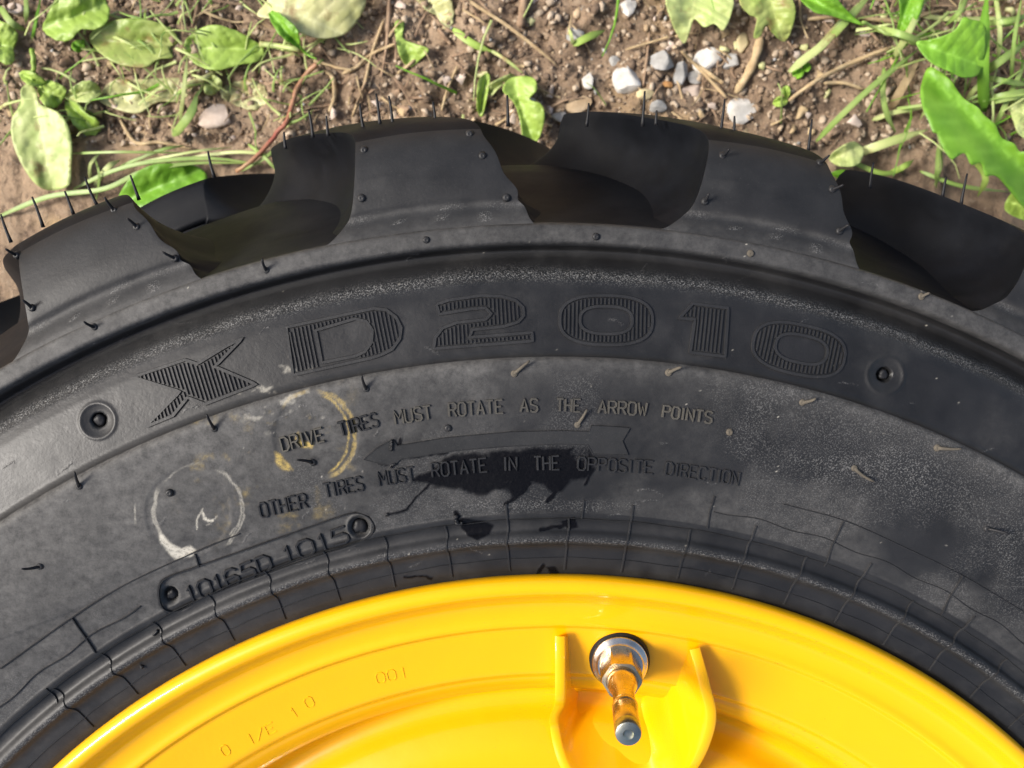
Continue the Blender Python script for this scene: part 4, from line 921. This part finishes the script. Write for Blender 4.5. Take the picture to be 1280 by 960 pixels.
plant('grass_tuft', 'tuft of long grass blades bent along the tyre at the left', 'grass', blades=[
    ([(-10, 274), (60, 246), (130, 236), (180, 214), (240, 204), (318, 204)], 6, G_grass, .012), ([(92, 236), (140, 214), (190, 202), (262, 198), (330, 206)], 5, G_grass, .010), ([(118, 232), (134, 210), (150, 200)], 7, G_pale, .010),
    ([(113, 226), (113, 206), (126, 190)], 4, G_pale, .010), ([(88, 192), (150, 190), (230, 191)], 3, G_grass, .014), ([(170, 204), (240, 190), (290, 184)], 3, G_pale, .012), ([(240, 196), (300, 190), (352, 196)], 4, G_pale, .006), ([(150, 208), (200, 188), (230, 182)], 4, G_grass, .009),
    ([(310, 180), (330, 196), (350, 218)], 4, G_grass, .008), ([(300, 214), (330, 198), (350, 178)], 4, G_grass, .008), ([(120, 250), (124, 220), (118, 196)], 3, G_grass, .010)], base=(330, 206))
plant('grass_tuft', 'short wide grass blade standing beside the faded yellowish leaf', 'grass', blades=[([(216, 170), (228, 156), (240, 138), (247, 114)], 11, G_grass, .018), ([(225, 152), (230, 110), (234, 72)], 5, G_pale, .016)], base=(216, 170))
plant('grass_tuft', 'thin grass blades in the top left corner beside the round stone', 'grass', blades=[([(0, 8), (14, 28), (36, 40)], 8, G_grass, .012), ([(32, -6), (33, 14), (32, 30)], 6, G_grass, .014), ([(40, 50), (44, 30), (52, -8)], 4, G_deep, .01)], base=(36, 40))
plant('grass_tuft', 'pale grass stem crossing the bare soil at the top centre', 'grass', blades=[([(566, 36), (590, 54), (616, 65)], 9, G_mid, .005), ([(612, 62), (634, 76), (654, 92)], 4, G_pale, .005)], base=(566, 36))
plant('grass_tuft', 'long dry pale stem running down right from the top centre', 'grass', blades=[([(576, -6), (606, 14), (634, 32), (678, 66), (696, 82)], 4, M_straw, .004)], base=(576, -4))
plant('grass_tuft', 'small green grass tip beside the half sunk bluish stone', 'grass', blades=[([(716, 56), (736, 46), (756, 38)], 9, G_mid, .006), ([(716, 56), (714, 44), (710, 34)], 4, G_pale, .006)], base=(716, 56))
plant('grass_tuft', 'grass blade with a yellow tip leaning down from the top right', 'grass', blades=[([(986, 90), (1008, 72), (1026, 58), (1044, 38), (1062, 18), (1088, -10)], 10, G_pale, .010), ([(1036, 50), (1060, 24), (1090, -8)], 9, G_grass, .014)], base=(1088, -6))
plant('grass_tuft', 'clump of tall green grass filling the right corner behind the dandelion', 'grass', blades=[
    ([(1020, 177), (1050, 146), (1086, 112), (1120, 84), (1150, 60)], 7, G_grass, .020), ([(1230, 140), (1229, 90), (1230, 40), (1234, -10)], 15, G_deep, .034), ([(1113, 136), (1130, 106), (1150, 72)], 10, M_straw, .010), ([(1105, 84), (1104, 120), (1110, 146), (1120, 166)], 7, G_grass, .012),
    ([(1090, 34), (1130, 44), (1170, 62)], 9, G_grass, .026), ([(1116, 74), (1136, 40), (1160, -8)], 8, G_pale, .024), ([(1150, 20), (1200, 24), (1290, 22)], 6, G_pale, .008), ([(1210, -8), (1200, 14), (1180, 34)], 6, G_grass, .02), ([(1222, 30), (1262, 26), (1296, 14)], 7, G_grass, .022),
    ([(1230, 92), (1254, 74), (1296, 42)], 9, G_grass, .022), ([(1264, 100), (1268, 50), (1278, -8)], 5, G_grass, .028), ([(1228, 96), (1260, 102), (1296, 108)], 7, G_grass, .016), ([(1222, 128), (1262, 120), (1300, 112)], 12, G_grass, .016), ([(1244, -8), (1250, 40), (1246, 90)], 6, G_pale, .02),
    ([(1174, 180), (1172, 210), (1170, 236)], 6, G_grass, .018), ([(1218, 200), (1232, 222), (1222, 246)], 8, G_mid, .024), ([(1150, 214), (1200, 232), (1262, 240)], 5, G_grass, .012), ([(1060, 200), (1100, 216), (1130, 214)], 6, G_mid, .008), ([(1110, 218), (1130, 208), (1142, 200)], 7, G_mid, .01),
    ([(1238, 170), (1262, 120), (1290, 60)], 6, G_grass, .014), ([(1206, 130), (1220, 110), (1240, 96)], 6, G_pale, .012), ([(1170, 90), (1164, 120), (1150, 150)], 4, G_pale, .01), ([(1090, 150), (1120, 140), (1160, 134)], 6, G_pale, .008)], base=(1230, 140))
plant('red_stemmed_weed', 'reddish stalk curving down from the pale leaf stalks to the tyre', 'weed', stems=[([(396, 80), (384, 92), (370, 114), (361, 146), (342, 172), (318, 198), (296, 214)], 6.5, G_red, .008), ([(392, 76), (420, 84), (440, 88)], 4, M_straw, .003)], base=(396, 80))
def stick(pts, wd, material, label, up=.001, cat='twig', name='twig'):
    c = interp(pts, 10 * len(pts)); n_ = len(c); P_ = np.array([gat(x, y, up + wd * PXG * .35) for x, y in c]); z = P_[:, 2].copy()
    for _ in range(12): z[1:-1] = (z[:-2] + z[1:-1] * 2 + z[2:]) / 4
    P_ = np.array([at(np.array(c[i][0]), np.array(c[i][1]), z[i] + .0006) for i in range(n_)]); rad = wd * PXG * .5 * (.75 + .5 * fbm(np.linspace(0, 6, n_), np.zeros(n_), int(wd * 7), 2)) * np.minimum(1, np.minimum(np.linspace(.5, 8, n_), np.linspace(8, .4, n_)))
    V, F = tube(P_, rad, 8); me = mk(V, F); return tag(link(name, me, None, [material]), label, cat)
stick([(951, 46), (944, 72), (934, 94), (920, 116)], 10, M_straw, 'thick tan twig right of the pebbles, lying towards the tyre')
stick([(656, -8), (654, 12), (650, 34)], 10, M_twig, 'stubby brown twig hanging from the top edge left of the pebbles')
stick([(487, -6), (485, 40), (482, 66), (477, 96)], 4.5, M_twig, 'slim brown twig standing upright in the picture near the top centre')
stick([(440, 146), (456, 104), (464, 70), (480, 24)], 3.5, M_straw, 'thin straw beside the slim brown twig', name='straw', cat='straw')
stick([(428, 92), (446, 84), (464, 68), (496, 54)], 4.5, M_straw, 'pale root branching off the slim brown twig', name='root', cat='root')
stick([(852, 64), (880, 92), (908, 122)], 4, M_straw, 'dry straw lying across the pebbles down to the tyre', name='straw', cat='straw', up=.007)
stick([(904, 104), (886, 92), (866, 78)], 5, M_straw, 'short pale splinter beside the white rounded pebble', name='splinter', cat='splinter', up=.006)
stick([(986, 126), (1010, 108), (1040, 90), (1080, 72), (1122, 56)], 5, M_straw, 'long dry straw slanting up to the right of the pebbles', name='straw', cat='straw', up=.005)
stick([(1030, 104), (1056, 104), (1080, 112)], 4, M_straw, 'curved straw just under the long slanting straw', name='straw', cat='straw', up=.003)
stick([(1010, 24), (1060, 20), (1120, 26), (1180, 12)], 5, M_straw, 'dry straw lying level near the top right', name='straw', cat='straw', up=.003)
stick([(804, 108), (808, 78), (812, 40)], 3, M_twig, 'fine twig standing between the largest pebble and the grey one')
stick([(836, 46), (810, 54), (782, 62)], 3, M_straw, 'fine straw above the flat pale grey stone', name='straw', cat='straw', up=.004)
stick([(548, 36), (556, 46), (564, 56)], 5, M_twig, 'short reddish stick left of the pale grass stem')
stick([(552, 138), (560, 110), (572, 82)], 3, M_straw, 'thin straw on the bare soil left of the hole eaten leaf', name='straw', cat='straw')
stick([(497, 92), (508, 84), (520, 74)], 4, M_straw, 'short straw under the bent pale leaf', name='straw', cat='straw')
stick([(412, 140), (418, 120), (416, 98), (406, 88)], 5, M_straw, 'curled dry stalk below the reddish stalk', name='straw', cat='straw')
stick([(96, 58), (150, 46), (160, 30)], 3, M_twig, 'thin twig lying under the spotted leaf')
stick([(150, 150), (170, 178), (200, 178), (240, 186)], 4, M_straw, 'straw lying under the faded yellowish leaf', name='straw', cat='straw')
stick([(246, 0), (246, 14), (240, 34)], 4, M_twig, 'dark twig at the top edge between the light green and spotted leaves')
# fine litter and thin grass, uncountable
def litter(name, count, lmin, lmax, wd, materials, seed, dens, lab, cat, rise=.002):
    r_ = np.random.default_rng(seed); V = []; F = []; MI = []
    while len(MI) < count:
        x = r_.uniform(-.44, .44); y = r_.uniform(.47, .76)
        if r_.random() > dens(x, y): continue
        a = r_.uniform(0, 6.28); L = r_.uniform(lmin, lmax); bnd = r_.uniform(-.8, .8); ww = wd * r_.uniform(.5, 1.3); b0 = len(V); lift = r_.uniform(.0005, rise); px_, py_ = x, y; m_ = r_.integers(0, len(materials)); n_ = 5
        for i in range(n_):
            aa = a + bnd * i / n_; nx, ny = -math.sin(aa), math.cos(aa); wv = ww * (1 - .7 * i / n_); z = float(gh(px_, py_)) + lift + rise * math.sin(2.6 * i / n_) * .8
            V += [(px_ - nx * wv, py_ - ny * wv, z), (px_, py_, z + ww * .7), (px_ + nx * wv, py_ + ny * wv, z)]
            px_ += math.cos(aa) * L / n_; py_ += math.sin(aa) * L / n_
        for i in range(n_ - 1):
            for k in range(2): F.append((b0 + i * 3 + k, b0 + i * 3 + k + 1, b0 + i * 3 + k + 4, b0 + i * 3 + k + 3))
        MI.append(m_)
    me = mk(V, F); attr(me, 'vein', np.zeros(len(V))); o = link(name, me, None, materials)
    me.polygons.foreach_set('material_index', np.repeat(MI, 8).astype(np.int32)); return tag(o, lab, cat, kind='stuff')
litter('dry_litter', 1150, .008, .034, .0007, [M_straw, M_twig, M_straw], 11, lambda x, y: .25 + .75 * (vnoise(np.array(x * 12), np.array(y * 12), 3) > .5) * 1.0 if x < -.05 or x > .13 else .25, 'bits of dry stalk and root lying on the soil', 'litter', .003)
litter('thin_grass', 620, .02, .065, .0009, [G_grass, G_pale, G_deep], 12, lambda x, y: 1.0 if x > .20 + .25 * (.62 - y) else .02, 'thin grass growing in the right part of the ground', 'grass', .014)
litter('low_grass', 240, .012, .04, .0008, [G_grass, G_pale], 13, lambda x, y: 1.0 if (x < -.1 and y < .60 and vnoise(np.array(x * 20), np.array(y * 20), 9) > .4) else .0, 'thin grass pressed down along the tyre at the left', 'grass', .008)
litter('leaf_litter', 420, .004, .010, .0032, [M_twig, M_straw, G_wilt, M_stones['pink']], 14, lambda x, y: .5, 'flakes of dead leaf mixed into the soil', 'litter', .001)
